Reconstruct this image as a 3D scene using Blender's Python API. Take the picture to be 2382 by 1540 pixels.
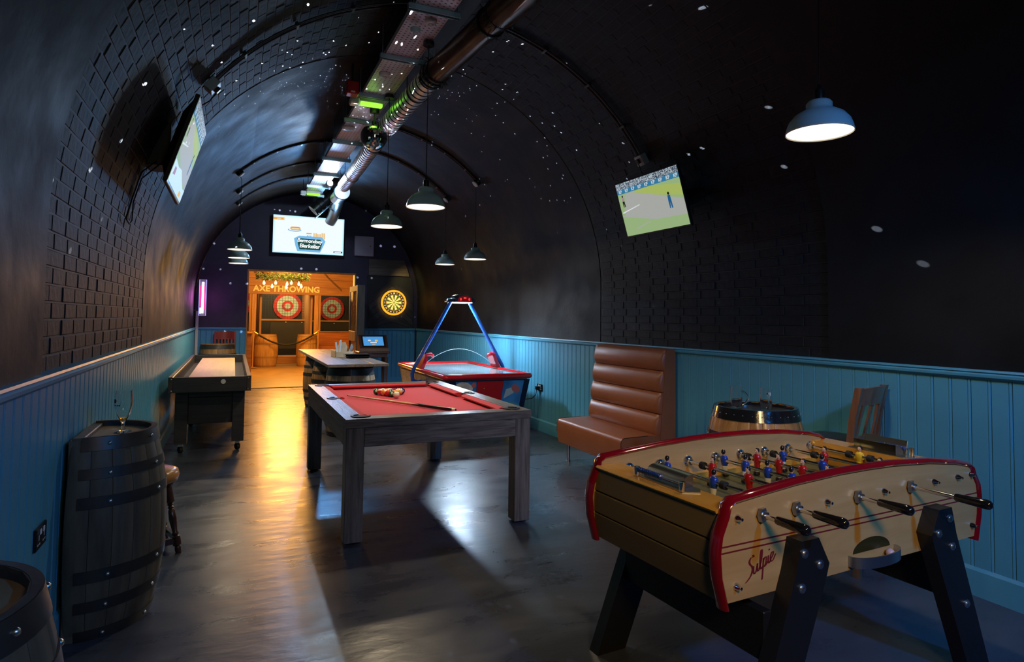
import bpy, bmesh, math, random
from mathutils import Vector, Matrix, Euler
random.seed(7)
PI = math.pi
for o in list(bpy.data.objects): bpy.data.objects.remove(o, do_unlink=True)
S = bpy.context.scene
COL = S.collection

# ------------------------------------------------------------------ camera
F_PX, CX, CY, W_PX, H_PX = 1445.0, 1191.0, 680.0, 2382.0, 1540.0
YAW, PITCH, ROLL, EYE = math.radians(24.08), math.radians(2.44), math.radians(0.74), 1.46
fw = Vector((math.sin(YAW)*math.cos(PITCH), math.cos(YAW)*math.cos(PITCH), math.sin(PITCH)))
rt = Vector((math.cos(YAW), -math.sin(YAW), 0)); up = rt.cross(fw)
r2 = rt*math.cos(ROLL) + up*math.sin(ROLL); u2 = -rt*math.sin(ROLL) + up*math.cos(ROLL)
cd = bpy.data.cameras.new('camera'); cam = bpy.data.objects.new('camera', cd); COL.objects.link(cam)
cd.sensor_fit = 'HORIZONTAL'; cd.sensor_width = 36.0; cd.lens = 36.0*F_PX/W_PX
cd.shift_x = (W_PX/2-CX)/W_PX; cd.shift_y = -(H_PX/2-CY)/W_PX
cd.clip_start = 0.05; cd.clip_end = 60
M = Matrix((r2, u2, -fw)).transposed().to_4x4(); M.translation = (0, 0, EYE); cam.matrix_world = M
S.camera = cam

# ------------------------------------------------------------------ world, exposure, room lights
wd = bpy.data.worlds.new('night'); S.world = wd; wd.use_nodes = True
wd.node_tree.nodes['Background'].inputs[0].default_value = (0.02, 0.05, 0.11, 1)
wd.node_tree.nodes['Background'].inputs[1].default_value = 0.0
vs = S.view_settings; vs.view_transform = 'Standard'; vs.look = 'None'; vs.gamma = 1; vs.use_curve_mapping = False
vs.exposure = 0.0

def light(name, kind, loc, energy, color, target=None, size=0.1, spot=1.2, blend=0.5, sizey=None):
    l = bpy.data.lights.new(name, kind); o = bpy.data.objects.new(name, l); COL.objects.link(o)
    l.energy = energy; l.color = color; o.location = loc
    if kind == 'AREA':
        l.size = size
        if sizey: l.shape = 'RECTANGLE'; l.size_y = sizey
    else: l.shadow_soft_size = size
    if kind == 'SPOT': l.spot_size = spot; l.spot_blend = blend
    if target is not None:
        o.rotation_euler = (Vector(target)-Vector(loc)).to_track_quat('-Z', 'Y').to_euler()
    return o
# blue LED flood cans over the entrance, behind the camera
light('blue_flood_a', 'SPOT', (2.6, -1.2, 3.0), 190, (0.02, 0.33, 1.0), (-0.7, 1.7, 0.9), 0.12, 0.95, 0.9)
light('blue_flood_b', 'SPOT', (2.3, -1.4, 3.1), 400, (0.03, 0.30, 1.0), (3.5, 2.6, 0.1), 0.12, 1.25, 0.9)
# added warm fill aimed at the table football
light('amber_fill', 'SPOT', (0.5, -1.0, 2.6), 165, (1.0, 0.66, 0.28), (2.0, 1.9, 0.70), 0.25, 0.80, 0.9)
light('blue_flood_c', 'SPOT', (1.4, -1.3, 3.0), 38, (0.10, 0.55, 1.0), (1.3, 5.5, 3.7), 0.1, 0.9, 0.9)
light('barrel_fill', 'AREA', (0.9, -1.3, 2.7), 10, (1.0, 0.74, 0.40), (-0.3, 3.4, 0.4), 0.5)  # added warm fill for the left half barrel
# spill of the narrow beam aimed at the mirror ball, and a blue spot turned on the far vault
light('pin_beam', 'POINT', (1.37, 10.30, 3.55), 40, (0.62, 0.80, 1.0), None, 0.03)
light('ceiling_wash', 'SPOT', (1.75, 12.9, 3.25), 150, (0.16, 0.46, 1.0), (0.0, 8.6, 3.2), 0.1, 1.7, 0.9)
# axe room lamps and an added doorway spill
light('axe_room_main', 'AREA', (1.6, 16.4, 2.95), 150, (1.0, 0.50, 0.11), (1.6, 18.6, 0.5), 1.6, sizey=1.2)
light('axe_room_front', 'AREA', (1.4, 14.3, 3.2), 26, (1.0, 0.50, 0.11), (1.4, 14.4, 0.0), 1.0)
light('axe_room_spill', 'AREA', (1.5, 18.6, 2.7), 160, (1.0, 0.42, 0.07), (1.0, 8.0, 0.0), 1.2)  # added to throw warm light through the doorway onto the floor
light('axe_lane', 'AREA', (1.5, 20.6, 2.9), 90, (1.0, 0.80, 0.42), (1.5, 22.2, 1.6), 2.4, sizey=0.6)

# ------------------------------------------------------------------ materials
MATS = {}
def nodes_of(name):
    m = bpy.data.materials.new(name); m.use_nodes = True
    return m, m.node_tree, m.node_tree.nodes['Principled BSDF']
def mat(name, c, rough=0.5, metal=0.0, var=0.0, vscale=6.0, bump=0.0, bscale=40.0, emit=None, es=0.0, trans=0.0, ior=1.45, coat=0.0, alpha=1.0, sheen=0.0, rvar=0.0, spec=0.5, objrand=0.0):
    if name in MATS: return MATS[name]
    m, t, b = nodes_of(name); N, L = t.nodes, t.links
    b.inputs['Base Color'].default_value = (*c, 1); b.inputs['Roughness'].default_value = rough
    b.inputs['Metallic'].default_value = metal; b.inputs['IOR'].default_value = ior
    b.inputs['Transmission Weight'].default_value = trans; b.inputs['Coat Weight'].default_value = coat
    b.inputs['Alpha'].default_value = alpha; b.inputs['Specular IOR Level'].default_value = spec
    b.inputs['Sheen Weight'].default_value = sheen
    if emit: b.inputs['Emission Color'].default_value = (*emit, 1); b.inputs['Emission Strength'].default_value = es
    if var or rvar or bump or objrand:
        tc = N.new('ShaderNodeTexCoord')
        n = N.new('ShaderNodeTexNoise'); n.inputs['Scale'].default_value = vscale; n.inputs['Detail'].default_value = 6
        L.new(tc.outputs['Object'], n.inputs['Vector'])
        if var or objrand:
            hs = N.new('ShaderNodeHueSaturation'); hs.inputs['Color'].default_value = (*c, 1)
            mr = N.new('ShaderNodeMapRange'); mr.inputs[1].default_value = 0.25; mr.inputs[2].default_value = 0.75
            mr.inputs[3].default_value = 1-var; mr.inputs[4].default_value = 1+var
            L.new(n.outputs['Fac'], mr.inputs[0])
            if objrand:
                oi = N.new('ShaderNodeObjectInfo'); m2 = N.new('ShaderNodeMapRange')
                m2.inputs[3].default_value = 1-objrand; m2.inputs[4].default_value = 1+objrand
                L.new(oi.outputs['Random'], m2.inputs[0])
                mu = N.new('ShaderNodeMath'); mu.operation = 'MULTIPLY'
                L.new(mr.outputs[0], mu.inputs[0]); L.new(m2.outputs[0], mu.inputs[1]); L.new(mu.outputs[0], hs.inputs['Value'])
            else: L.new(mr.outputs[0], hs.inputs['Value'])
            L.new(hs.outputs[0], b.inputs['Base Color'])
        if rvar:
            m3 = N.new('ShaderNodeMapRange'); m3.inputs[1].default_value = 0.3; m3.inputs[2].default_value = 0.7
            m3.inputs[3].default_value = max(0.02, rough-rvar); m3.inputs[4].default_value = min(1, rough+rvar)
            L.new(n.outputs['Fac'], m3.inputs[0]); L.new(m3.outputs[0], b.inputs['Roughness'])
        if bump:
            n2 = N.new('ShaderNodeTexNoise'); n2.inputs['Scale'].default_value = bscale; n2.inputs['Detail'].default_value = 5
            L.new(tc.outputs['Object'], n2.inputs['Vector'])
            bp = N.new('ShaderNodeBump'); bp.inputs['Strength'].default_value = bump; bp.inputs['Distance'].default_value = 0.01
            L.new(n2.outputs['Fac'], bp.inputs['Height']); L.new(bp.outputs[0], b.inputs['Normal'])
    MATS[name] = m; return m
def wood(name, c1, c2, axis=2, scale=9.0, stretch=14.0, rough=0.45, bump=0.25, rand=0.0, coat=0.0, rings=0.0):
    if name in MATS: return MATS[name]
    m, t, b = nodes_of(name); N, L = t.nodes, t.links
    tc = N.new('ShaderNodeTexCoord'); mp = N.new('ShaderNodeMapping')
    sc = [stretch]*3; sc[axis] = 1.0; mp.inputs['Scale'].default_value = sc
    oi = N.new('ShaderNodeObjectInfo'); ad = N.new('ShaderNodeVectorMath'); ad.operation = 'ADD'
    ml = N.new('ShaderNodeMath'); ml.operation = 'MULTIPLY'; ml.inputs[1].default_value = 37.0 if rand else 0.0
    L.new(oi.outputs['Random'], ml.inputs[0]); L.new(tc.outputs['Object'], ad.inputs[0]); L.new(ml.outputs[0], ad.inputs[1])
    L.new(ad.outputs[0], mp.inputs['Vector'])
    n = N.new('ShaderNodeTexNoise'); n.inputs['Scale'].default_value = scale*0.35; n.inputs['Detail'].default_value = 8
    n.inputs['Roughness'].default_value = 0.6; n.inputs['Distortion'].default_value = rings
    L.new(mp.outputs[0], n.inputs['Vector'])
    cr = N.new('ShaderNodeValToRGB'); cr.color_ramp.elements[0].position = 0.32; cr.color_ramp.elements[1].position = 0.68
    cr.color_ramp.elements[0].color = (*c1, 1); cr.color_ramp.elements[1].color = (*c2, 1)
    L.new(n.outputs['Fac'], cr.inputs[0])
    hs = N.new('ShaderNodeHueSaturation'); mr = N.new('ShaderNodeMapRange'); mr.inputs[3].default_value = 1-rand; mr.inputs[4].default_value = 1+rand
    L.new(oi.outputs['Random'], mr.inputs[0]); L.new(mr.outputs[0], hs.inputs['Value']); L.new(cr.outputs[0], hs.inputs['Color'])
    L.new(hs.outputs[0], b.inputs['Base Color'])
    b.inputs['Roughness'].default_value = rough; b.inputs['Coat Weight'].default_value = coat; b.inputs['Coat Roughness'].default_value = 0.15
    bp = N.new('ShaderNodeBump'); bp.inputs['Strength'].default_value = bump; bp.inputs['Distance'].default_value = 0.004
    L.new(n.outputs['Fac'], bp.inputs['Height']); L.new(bp.outputs[0], b.inputs['Normal'])
    MATS[name] = m; return m
def emis(name, c, s):
    if name in MATS: return MATS[name]
    m, t, b = nodes_of(name)
    b.inputs['Base Color'].default_value = (0.0, 0.0, 0.0, 1); b.inputs['Roughness'].default_value = 0.5; b.inputs['Specular IOR Level'].default_value = 0.05
    b.inputs['Emission Color'].default_value = (*c, 1); b.inputs['Emission Strength'].default_value = s
    MATS[name] = m; return m

# ------------------------------------------------------------------ mesh helpers
class MB:
    def __init__(s): s.v = []; s.f = []; s.m = []; s.cur = 0
    def add(s, vs_, fs, mtx=None):
        o = len(s.v)
        s.v += [tuple(mtx @ Vector(p)) if mtx else tuple(p) for p in vs_]
        s.f += [tuple(i+o for i in f) for f in fs]; s.m += [s.cur]*len(fs); return s
    def box(s, x0, x1, y0, y1, z0, z1, mtx=None):
        return s.add([(x0,y0,z0),(x1,y0,z0),(x1,y1,z0),(x0,y1,z0),(x0,y0,z1),(x1,y0,z1),(x1,y1,z1),(x0,y1,z1)],
            [(0,3,2,1),(4,5,6,7),(0,1,5,4),(1,2,6,5),(2,3,7,6),(3,0,4,7)], mtx)
    def bbox(s, x0, x1, y0, y1, z0, z1, b=0.004, mtx=None):   # chamfered box
        X = (x0,x1); Y = (y0,y1); Z = (z0,z1); V = []; idx = {}
        for i in (0,1):
            for j in (0,1):
                for k in (0,1):
                    sx, sy, sz = (1,-1)[i], (1,-1)[j], (1,-1)[k]
                    for a in range(3):
                        p = [X[i]+sx*b, Y[j]+sy*b, Z[k]+sz*b]; p[a] = (X[i],Y[j],Z[k])[a]
                        idx[(i,j,k,a)] = len(V); V.append(tuple(p))
        Fs = []
        for a in range(3):
            for d in (0,1):
                q = []
                for (p1, p2) in ((0,0),(1,0),(1,1),(0,1)):
                    key = [0,0,0]; key[a] = d; key[(a+1)%3] = p1; key[(a+2)%3] = p2; q.append(idx[(*key,a)])
                Fs.append(tuple(q if d else q[::-1]))
        for a in range(3):
            b1, b2 = (a+1)%3, (a+2)%3
            for p1 in (0,1):
                for p2 in (0,1):
                    k0 = [0,0,0]; k0[b1] = p1; k0[b2] = p2; k1 = list(k0); k1[a] = 1
                    q = [idx[(*k0,b1)], idx[(*k1,b1)], idx[(*k1,b2)], idx[(*k0,b2)]]
                    Fs.append(tuple(q if p1 == p2 else q[::-1]))
        for i in (0,1):
            for j in (0,1):
                for k in (0,1):
                    q = [idx[(i,j,k,0)], idx[(i,j,k,1)], idx[(i,j,k,2)]]
                    Fs.append(tuple(q if (i+j+k) % 2 else q[::-1]))
        return s.add(V, Fs, mtx)
    def lathe(s, prof, n=24, mtx=None, a0=0.0, a1=2*PI):
        full = abs(a1-a0-2*PI) < 1e-6; k = n if full else n+1; V = []; Fs = []
        for (r, z) in prof:
            for i in range(k):
                a = a0+(a1-a0)*i/n; V.append((r*math.cos(a), r*math.sin(a), z))
        for j in range(len(prof)-1):
            for i in range(n):
                i2 = (i+1) % k if full else i+1
                Fs.append((j*k+i, j*k+i2, (j+1)*k+i2, (j+1)*k+i))
        return s.add(V, Fs, mtx)
    def cyl(s, p0, p1, r, n=12, r1=None, caps=True):
        p0, p1 = Vector(p0), Vector(p1); d = p1-p0; q = d.to_track_quat('Z', 'Y').to_matrix().to_4x4(); q.translation = p0
        r1 = r if r1 is None else r1; h = d.length
        prof = ([(0,0)] if caps else [])+[(r,0),(r1,h)]+([(0,h)] if caps else [])
        return s.lathe(prof, n, q)
    def tube(s, pts, r, n=8, closed=False):
        P = [Vector(p) for p in pts]; V = []; Fs = []; m = len(P); up_ = None
        for i, p in enumerate(P):
            a = P[i-1] if (i or closed) else P[0]; b = P[(i+1) % m] if (i < m-1 or closed) else P[-1]
            t = (b-a).normalized()
            if up_ is None: up_ = t.orthogonal().normalized()
            up_ = (up_-t*up_.dot(t)).normalized(); w = t.cross(up_)
            rr = r[i] if isinstance(r, (list, tuple)) else r
            for k in range(n):
                an = 2*PI*k/n; V.append(p+up_*(rr*math.cos(an))+w*(rr*math.sin(an)))
        mm = m if closed else m-1
        for i in range(mm):
            for k in range(n):
                a = i*n+k; b = i*n+(k+1) % n; c = ((i+1) % m)*n+(k+1) % n; d = ((i+1) % m)*n+k; Fs.append((a,b,c,d))
        if not closed: Fs.append(tuple(range(n))[::-1]); Fs.append(tuple(range((m-1)*n, m*n)))
        return s.add(V, Fs)
    def prism(s, poly, h0, h1, axis=2, mtx=None):  # polygon in plane perpendicular to axis; axis 0:(y,z) 1:(x,z) 2:(x,y)
        n = len(poly)
        def P(p, h): return (h,p[0],p[1]) if axis == 0 else ((p[0],h,p[1]) if axis == 1 else (p[0],p[1],h))
        V = [P(p,h0) for p in poly]+[P(p,h1) for p in poly]
        Fs = [tuple(range(n))[::-1], tuple(range(n, 2*n))]+[(i,(i+1) % n,(i+1) % n+n,i+n) for i in range(n)]
        return s.add(V, Fs, mtx)
    def sphere(s, c, r, n=16, k=10, sc=(1,1,1), mtx=None):
        prof = [(math.sin(PI*i/k), -math.cos(PI*i/k)) for i in range(k+1)]
        q = Matrix.Translation(c) @ Matrix.Diagonal((r*sc[0], r*sc[1], r*sc[2], 1))
        return s.lathe(prof, n, (mtx @ q) if mtx else q)
    def mesh(s, name, mats, smooth=None):
        me = bpy.data.meshes.new(name); me.from_pydata([tuple(p) for p in s.v], [], s.f)
        if not isinstance(mats, (list, tuple)): mats = [mats]
        for m_ in mats: me.materials.append(m_)
        me.polygons.foreach_set('material_index', s.m)
        bm = bmesh.new(); bm.from_mesh(me); bmesh.ops.remove_doubles(bm, verts=bm.verts, dist=1e-5)
        bmesh.ops.recalc_face_normals(bm, faces=bm.faces)
        if any(len(f.verts) > 4 for f in bm.faces):
            bmesh.ops.triangulate(bm, faces=[f for f in bm.faces if len(f.verts) > 4])
        bm.to_mesh(me); bm.free()
        if smooth:
            me.polygons.foreach_set('use_smooth', [True]*len(me.polygons)); me.set_sharp_from_angle(angle=math.radians(smooth))
        me.update(); return me
    def build(s, name, mats, parent=None, smooth=40, loc=None, rot=None):
        o = bpy.data.objects.new(name, s.mesh(name, mats, smooth)); COL.objects.link(o)
        if parent: o.parent = parent
        if loc: o.location = loc
        if rot: o.rotation_euler = rot
        return o
def inst(name, me, parent=None, loc=(0,0,0), rot=(0,0,0), scale=None):
    o = bpy.data.objects.new(name, me); COL.objects.link(o); o.location = loc; o.rotation_euler = rot
    if scale: o.scale = scale
    if parent: o.parent = parent
    return o
def tag(o, label, cat, group=None):
    o['label'] = label; o['category'] = cat
    if group: o['group'] = group
    return o
def struct(o, label=None, cat=None):
    o['kind'] = 'structure'
    if label: o['label'] = label
    if cat: o['category'] = cat
    return o
def thing(name, label, cat, loc=(0,0,0), rz=0.0, group=None, rot=None):
    o = bpy.data.objects.new(name, None); COL.objects.link(o); o.empty_display_size = 0.05
    o.location = loc; o.rotation_euler = rot if rot else (0,0,rz); return tag(o, label, cat, group)
def copy_tree(o, parent=None):
    c = o.copy(); COL.objects.link(c); c.parent = parent
    for ch in list(o.children): copy_tree(ch, c)
    return c
def text_mesh(body, size, shear=0.0, extrude=0.0, align='CENTER', offset=0.0, spacing=1.0):
    cu = bpy.data.curves.new('lettering', 'FONT'); cu.body = body; cu.size = size; cu.shear = shear; cu.extrude = extrude
    cu.align_x = align; cu.align_y = 'CENTER'; cu.offset = offset; cu.space_character = spacing; cu.resolution_u = 3
    o = bpy.data.objects.new('lettering_tmp', cu); COL.objects.link(o)
    dg = bpy.context.evaluated_depsgraph_get(); me = bpy.data.meshes.new_from_object(o.evaluated_get(dg))
    bpy.data.objects.remove(o, do_unlink=True); bpy.data.curves.remove(cu); return me
def text(name, body, size, m, parent, loc, rot, **k):
    me = text_mesh(body, size, **k); me.materials.clear(); me.materials.append(m); return inst(name, me, parent, loc, rot)
def rects(mb, L, z=0.0, dz=0.0004):  # flat print: list of (mat index, polygon)
    for i, (mi, poly) in enumerate(L):
        mb.cur = mi; mb.add([(p[0], p[1], z+dz*i) for p in poly], [tuple(range(len(poly)))])
    return mb
def R4(x0, x1, y0, y1): return [(x0,y0),(x1,y0),(x1,y1),(x0,y1)]
def disc(cx, cy, r, n=20, sx=1.0): return [(cx+sx*r*math.cos(2*PI*i/n), cy+r*math.sin(2*PI*i/n)) for i in range(n)]

# ------------------------------------------------------------------ palette
BLACKPAINT = mat('black_paint', (0.0075, 0.0088, 0.0112), 0.60, var=0.35, vscale=3.0, bump=0.35, bscale=9, rvar=0.08, spec=0.3)
BRICKPAINT = mat('black_brick', (0.0098, 0.0112, 0.0135), 0.62, var=0.25, vscale=14, bump=0.4, bscale=26, objrand=0.25, spec=0.3)
MORTAR = mat('black_mortar', (0.0065, 0.0075, 0.009), 0.6)
TEAL = mat('teal_paint', (0.085, 0.33, 0.47), 0.38, var=0.06, vscale=4, bump=0.05, bscale=120)
TEALEND = mat('end_blue_paint', (0.07, 0.28, 0.50), 0.4, var=0.06, vscale=4)
PLUM = mat('end_wall_paint', (0.026, 0.022, 0.060), 0.5, var=0.2, vscale=5)
BLACKPL = mat('black_plastic', (0.012, 0.012, 0.013), 0.3)
RUBBER = mat('black_rubber', (0.01, 0.01, 0.01), 0.7)
BLACKMET = mat('black_metal', (0.012, 0.012, 0.014), 0.35, var=0.2, vscale=12)
CHROME = mat('chrome', (0.75, 0.76, 0.78), 0.14, 1.0)
STEEL = mat('steel', (0.50, 0.53, 0.56), 0.32, 1.0, var=0.15, vscale=20)
GALV = mat('galvanised', (0.62, 0.62, 0.64), 0.38, 1.0, var=0.25, vscale=9)
WHITEPL = mat('white_plastic', (0.72, 0.72, 0.72), 0.4)
BRASS = mat('brass', (0.75, 0.50, 0.14), 0.25, 1.0)

def floor_mat():
    m, t, b = nodes_of('concrete_floor'); N, L = t.nodes, t.links
    tc = N.new('ShaderNodeTexCoord')
    n1 = N.new('ShaderNodeTexNoise'); n1.inputs['Scale'].default_value = 2.0; n1.inputs['Detail'].default_value = 9; n1.inputs['Roughness'].default_value = 0.62; n1.inputs['Distortion'].default_value = 0.6
    mp = N.new('ShaderNodeMapping'); mp.inputs['Scale'].default_value = (1.0, 2.2, 1.0); L.new(tc.outputs['Object'], mp.inputs[0]); L.new(mp.outputs[0], n1.inputs['Vector'])
    cr = N.new('ShaderNodeValToRGB'); e = cr.color_ramp.elements
    e[0].position = 0.25; e[0].color = (0.030, 0.037, 0.058, 1); e[1].position = 0.78; e[1].color = (0.070, 0.080, 0.112, 1)
    L.new(n1.outputs['Fac'], cr.inputs[0])
    v = N.new('ShaderNodeTexNoise'); v.inputs['Scale'].default_value = 34; v.inputs['Detail'].default_value = 2; L.new(tc.outputs['Object'], v.inputs['Vector'])
    n3 = N.new('ShaderNodeTexNoise'); n3.inputs['Scale'].default_value = 2.3; n3.inputs['Detail'].default_value = 3; L.new(tc.outputs['Object'], n3.inputs['Vector'])
    pit = N.new('ShaderNodeMath'); pit.operation = 'MULTIPLY'; L.new(v.outputs['Fac'], pit.inputs[0]); L.new(n3.outputs['Fac'], pit.inputs[1])
    pr_ = N.new('ShaderNodeMapRange'); pr_.inputs[1].default_value = 0.455; pr_.inputs[2].default_value = 0.475; L.new(pit.outputs[0], pr_.inputs[0])
    mx = N.new('ShaderNodeMix'); mx.data_type = 'RGBA'; mx.inputs['B'].default_value = (0.012, 0.012, 0.013, 1)
    L.new(pr_.outputs[0], mx.inputs['Factor']); L.new(cr.outputs[0], mx.inputs['A']); L.new(mx.outputs['Result'], b.inputs['Base Color'])
    rr = N.new('ShaderNodeMapRange'); rr.inputs[1].default_value = 0.3; rr.inputs[2].default_value = 0.7; rr.inputs[3].default_value = 0.23; rr.inputs[4].default_value = 0.38
    L.new(n1.outputs['Fac'], rr.inputs[0]); L.new(rr.outputs[0], b.inputs['Roughness'])
    n2 = N.new('ShaderNodeTexNoise'); n2.inputs['Scale'].default_value = 4.5; n2.inputs['Detail'].default_value = 6; L.new(mp.outputs[0], n2.inputs['Vector'])
    bp = N.new('ShaderNodeBump'); bp.inputs['Strength'].default_value = 0.26; bp.inputs['Distance'].default_value = 0.012
    L.new(n2.outputs['Fac'], bp.inputs['Height']); L.new(bp.outputs[0], b.inputs['Normal']); b.inputs['Specular IOR Level'].default_value = 0.6
    return m
FLOOR = floor_mat()

# ------------------------------------------------------------------ room shell
VX, VZ, VR = 1.515, 1.80, 2.20
YB, YE = -1.7, 13.45
Y1, Y2, RB, RB2 = 3.0, 5.9, 2.232, 2.2045         # brick bay, set back, running out flush at its far end
def prof(r, a):                      # a<0 straight wall below springing: returns x,z for left side angle measured from left horizontal
    return (VX-r*math.cos(a), VZ+r*math.sin(a))
def arc_pts(r, d0, d1, n): return [prof(r, math.radians(d0+(d1-d0)*i/n)) for i in range(n+1)]
def sheet(mb, pts, y0, y1, ny=1, flip=False):
    k = len(pts)
    V = [(p[0], y0+(y1-y0)*j/ny, p[1]) for j in range(ny+1) for p in pts]
    mb.add(V, [(j*k+i, j*k+i+1, (j+1)*k+i+1, (j+1)*k+i) for j in range(ny) for i in range(k-1)])
def ring(mb, d0, d1, y, n=12, ra=VR, rb=RB, lo=None):
    a = arc_pts(ra, d0, d1, n); b = arc_pts(rb, d0, d1, n)
    if lo is not None:
        if d0 == 0: a = [(a[0][0], lo)]+a; b = [(b[0][0], lo)]+b
        else: a = a+[(a[-1][0], lo)]; b = b+[(b[-1][0], lo)]
    k = len(a)
    mb.add([(p[0], y, p[1]) for p in a]+[(p[0], y, p[1]) for p in b], [(i, i+1, k+i+1, k+i) for i in range(k-1)])
def shell(d0, d1, n, lo=None):
    mb = MB()
    for (ya, yb, ra, rb_, m_) in ((YB, Y1, VR, VR, 0), (Y1, Y2, RB, RB2, 1), (Y2, YE, VR, VR, 0)):
        p, p2 = arc_pts(ra, d0, d1, n), arc_pts(rb_, d0, d1, n)
        if lo is not None: p, p2 = ([(p[0][0], lo)]+p, [(p2[0][0], lo)]+p2) if d0 == 0 else (p+[(p[-1][0], lo)], p2+[(p2[-1][0], lo)])
        k = len(p); mb.cur = m_
        mb.add([(q_[0], ya, q_[1]) for q_ in p]+[(q_[0], yb, q_[1]) for q_ in p2], [(i, i+1, k+i+1, k+i) for i in range(k-1)])
    mb.cur = 0
    ring(mb, d0, d1, Y1, n, VR, RB, lo); ring(mb, d0, d1, Y2, n, VR, RB2, lo)
    return mb
wall_left = struct(shell(0, 52, 14, 0.0).build('wall_left', [BLACKPAINT, MORTAR], smooth=30))
ceiling = struct(shell(52, 128, 22).build('ceiling', [BLACKPAINT, MORTAR], smooth=30))
wall_right = struct(shell(128, 180, 14, 0.0).build('wall_right', [BLACKPAINT, MORTAR], smooth=30))
fl = struct(MB().box(-1.2, 4.4, YB, 13.45, -0.1, 0.0).build('floor', FLOOR, smooth=None))

# painted bricks of the recessed bay: three hundred a side on their own, the courses above joined
bw, bh, bd = 0.218, 0.069, 0.05
brick_me = MB().bbox(-bd/2, bd/2, -bw/2, bw/2, -bh/2, bh/2, 0.004).mesh('brick', BRICKPAINT, None)
def brick_frames(side, rows):
    out = []
    for r_ in range(rows):
        d = 1.245+0.0745*r_
        for c_ in range(13):
            y = Y1+0.112+0.2235*c_+(0.0 if r_ % 2 else -0.05)
            if y+bw/2 > Y2-0.004 or y-bw/2 < Y1+0.003: y = min(max(y, Y1+bw/2+0.004), Y2-bw/2-0.004)
            rr = RB+(RB2-RB)*(y-Y1)/(Y2-Y1)+bd/2-0.0032+random.uniform(-0.0012, 0.0012)
            if d <= VZ: x = VX-rr; z = d; ang = 0.0
            else: ang = (d-VZ)/RB; x, z = prof(rr, ang)
            if side > 0: x = 2*VX-x
            out.append((x, y, z, ang*(1 if side < 0 else -1)))
    return out
for side, wl in ((-1, wall_left), (1, wall_right)):
    fr = brick_frames(side, 52)
    for i, (x, y, z, a) in enumerate(fr[:299]):
        inst('brick', brick_me, wl, (x, y, z), (random.uniform(-.006, .006), a, random.uniform(-.006, .006)))
    mb = MB()
    for (x, y, z, a) in fr[299:]:
        mb.bbox(-bd/2, bd/2, -bw/2, bw/2, -bh/2, bh/2, 0.004, Matrix.Translation((x, y, z)) @ Matrix.Rotation(a, 4, 'Y'))
    o = mb.build('brick_courses', BRICKPAINT, wl, None); o['kind'] = 'stuff'; o['label'] = 'upper black brick courses curving into the vault'

# back wall behind the camera
poly = [(VX-VR, 0)]+arc_pts(VR, 0, 180, 28)+[(VX+VR, 0)]
struct(MB().prism(poly, YB-0.1, YB, 1).build('wall_back', BLACKPAINT, smooth=None))
# end wall with doorway
DX0, DX1, DZ = 0.225, 2.36, 2.385
poly = [(VX-VR, 0)]+arc_pts(VR, 0, 180, 32)+[(VX+VR, 0), (DX1, 0), (DX1, DZ), (DX0, DZ), (DX0, 0)]
struct(MB().prism(poly, YE, YE+0.16, 1).build('wall_end', PLUM, smooth=None))
AXW = wood('axe_wood', (0.30, 0.115, 0.028), (0.46, 0.20, 0.05), 0, 5, 10, 0.5, 0.15, rand=0.14)
AXWV = wood('axe_wood_upright', (0.40, 0.18, 0.05), (0.62, 0.31, 0.09), 2, 5, 10, 0.5, 0.15, rand=0.1)
d1 = MB()
for (a, b, c, d) in ((DX0, DX0+0.03, 0, DZ), (DX1-0.03, DX1, 0, DZ), (DX0+0.03, DX1-0.03, DZ-0.03, DZ)):
    d1.bbox(a, b, YE-0.012, YE+0.172, c, d, 0.003)
struct(d1.build('door_1', AXWV, smooth=None), 'timber lining around the doorway to the axe lanes')

# panelled dado: rail, tongue-and-groove boards with a bead, skirting
def board_mesh(m_, w=0.1, h=1.0):
    p = [(0.001, 0), (0.001, 0.006), (0.004, 0.010), (0.012, 0.011), (0.016, 0.006), (0.019, 0.010), (w-0.004, 0.010), (w-0.001, 0.006), (w-0.001, 0)]
    mb = MB().prism(p, 0, h, 2); return mb.mesh('board', m_, None)
BZ0, BZ1 = 0.15, 1.17
def dado(tn, m_, x0, y0, ang, length, label, skirt=True, pitch=0.1):
    root = MB().box(0, length, -0.02, 0.0, 0.0, 1.17).build(tn, m_, None, None, (x0, y0, 0), (0, 0, ang)); struct(root, label)
    me = board_mesh(m_, pitch, BZ1-BZ0)
    n = int(length/pitch+0.999)
    for i in range(n):
        w = min(pitch, length-i*pitch)
        if w < 0.02: continue
        inst('board', me, root, (i*pitch, 0, BZ0), (0,0,0), (w/pitch, 1, 1) if w < pitch-1e-4 else None)
    rp = [(-0.03, 1.165), (0.014, 1.165), (0.030, 1.178), (0.032, 1.192), (0.022, 1.200), (0.030, 1.206), (0.026, 1.216), (-0.03, 1.218)]
    MB().prism(rp, 0, length, 0).build('dado_rail', m_, root, 30)
    if skirt:
        sp = [(0, 0), (0.022, 0), (0.022, 0.135), (0.012, 0.152), (0, 0.152)]
        MB().prism(sp, 0, length, 0).build('skirting', m_, root, None)
    return root
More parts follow.
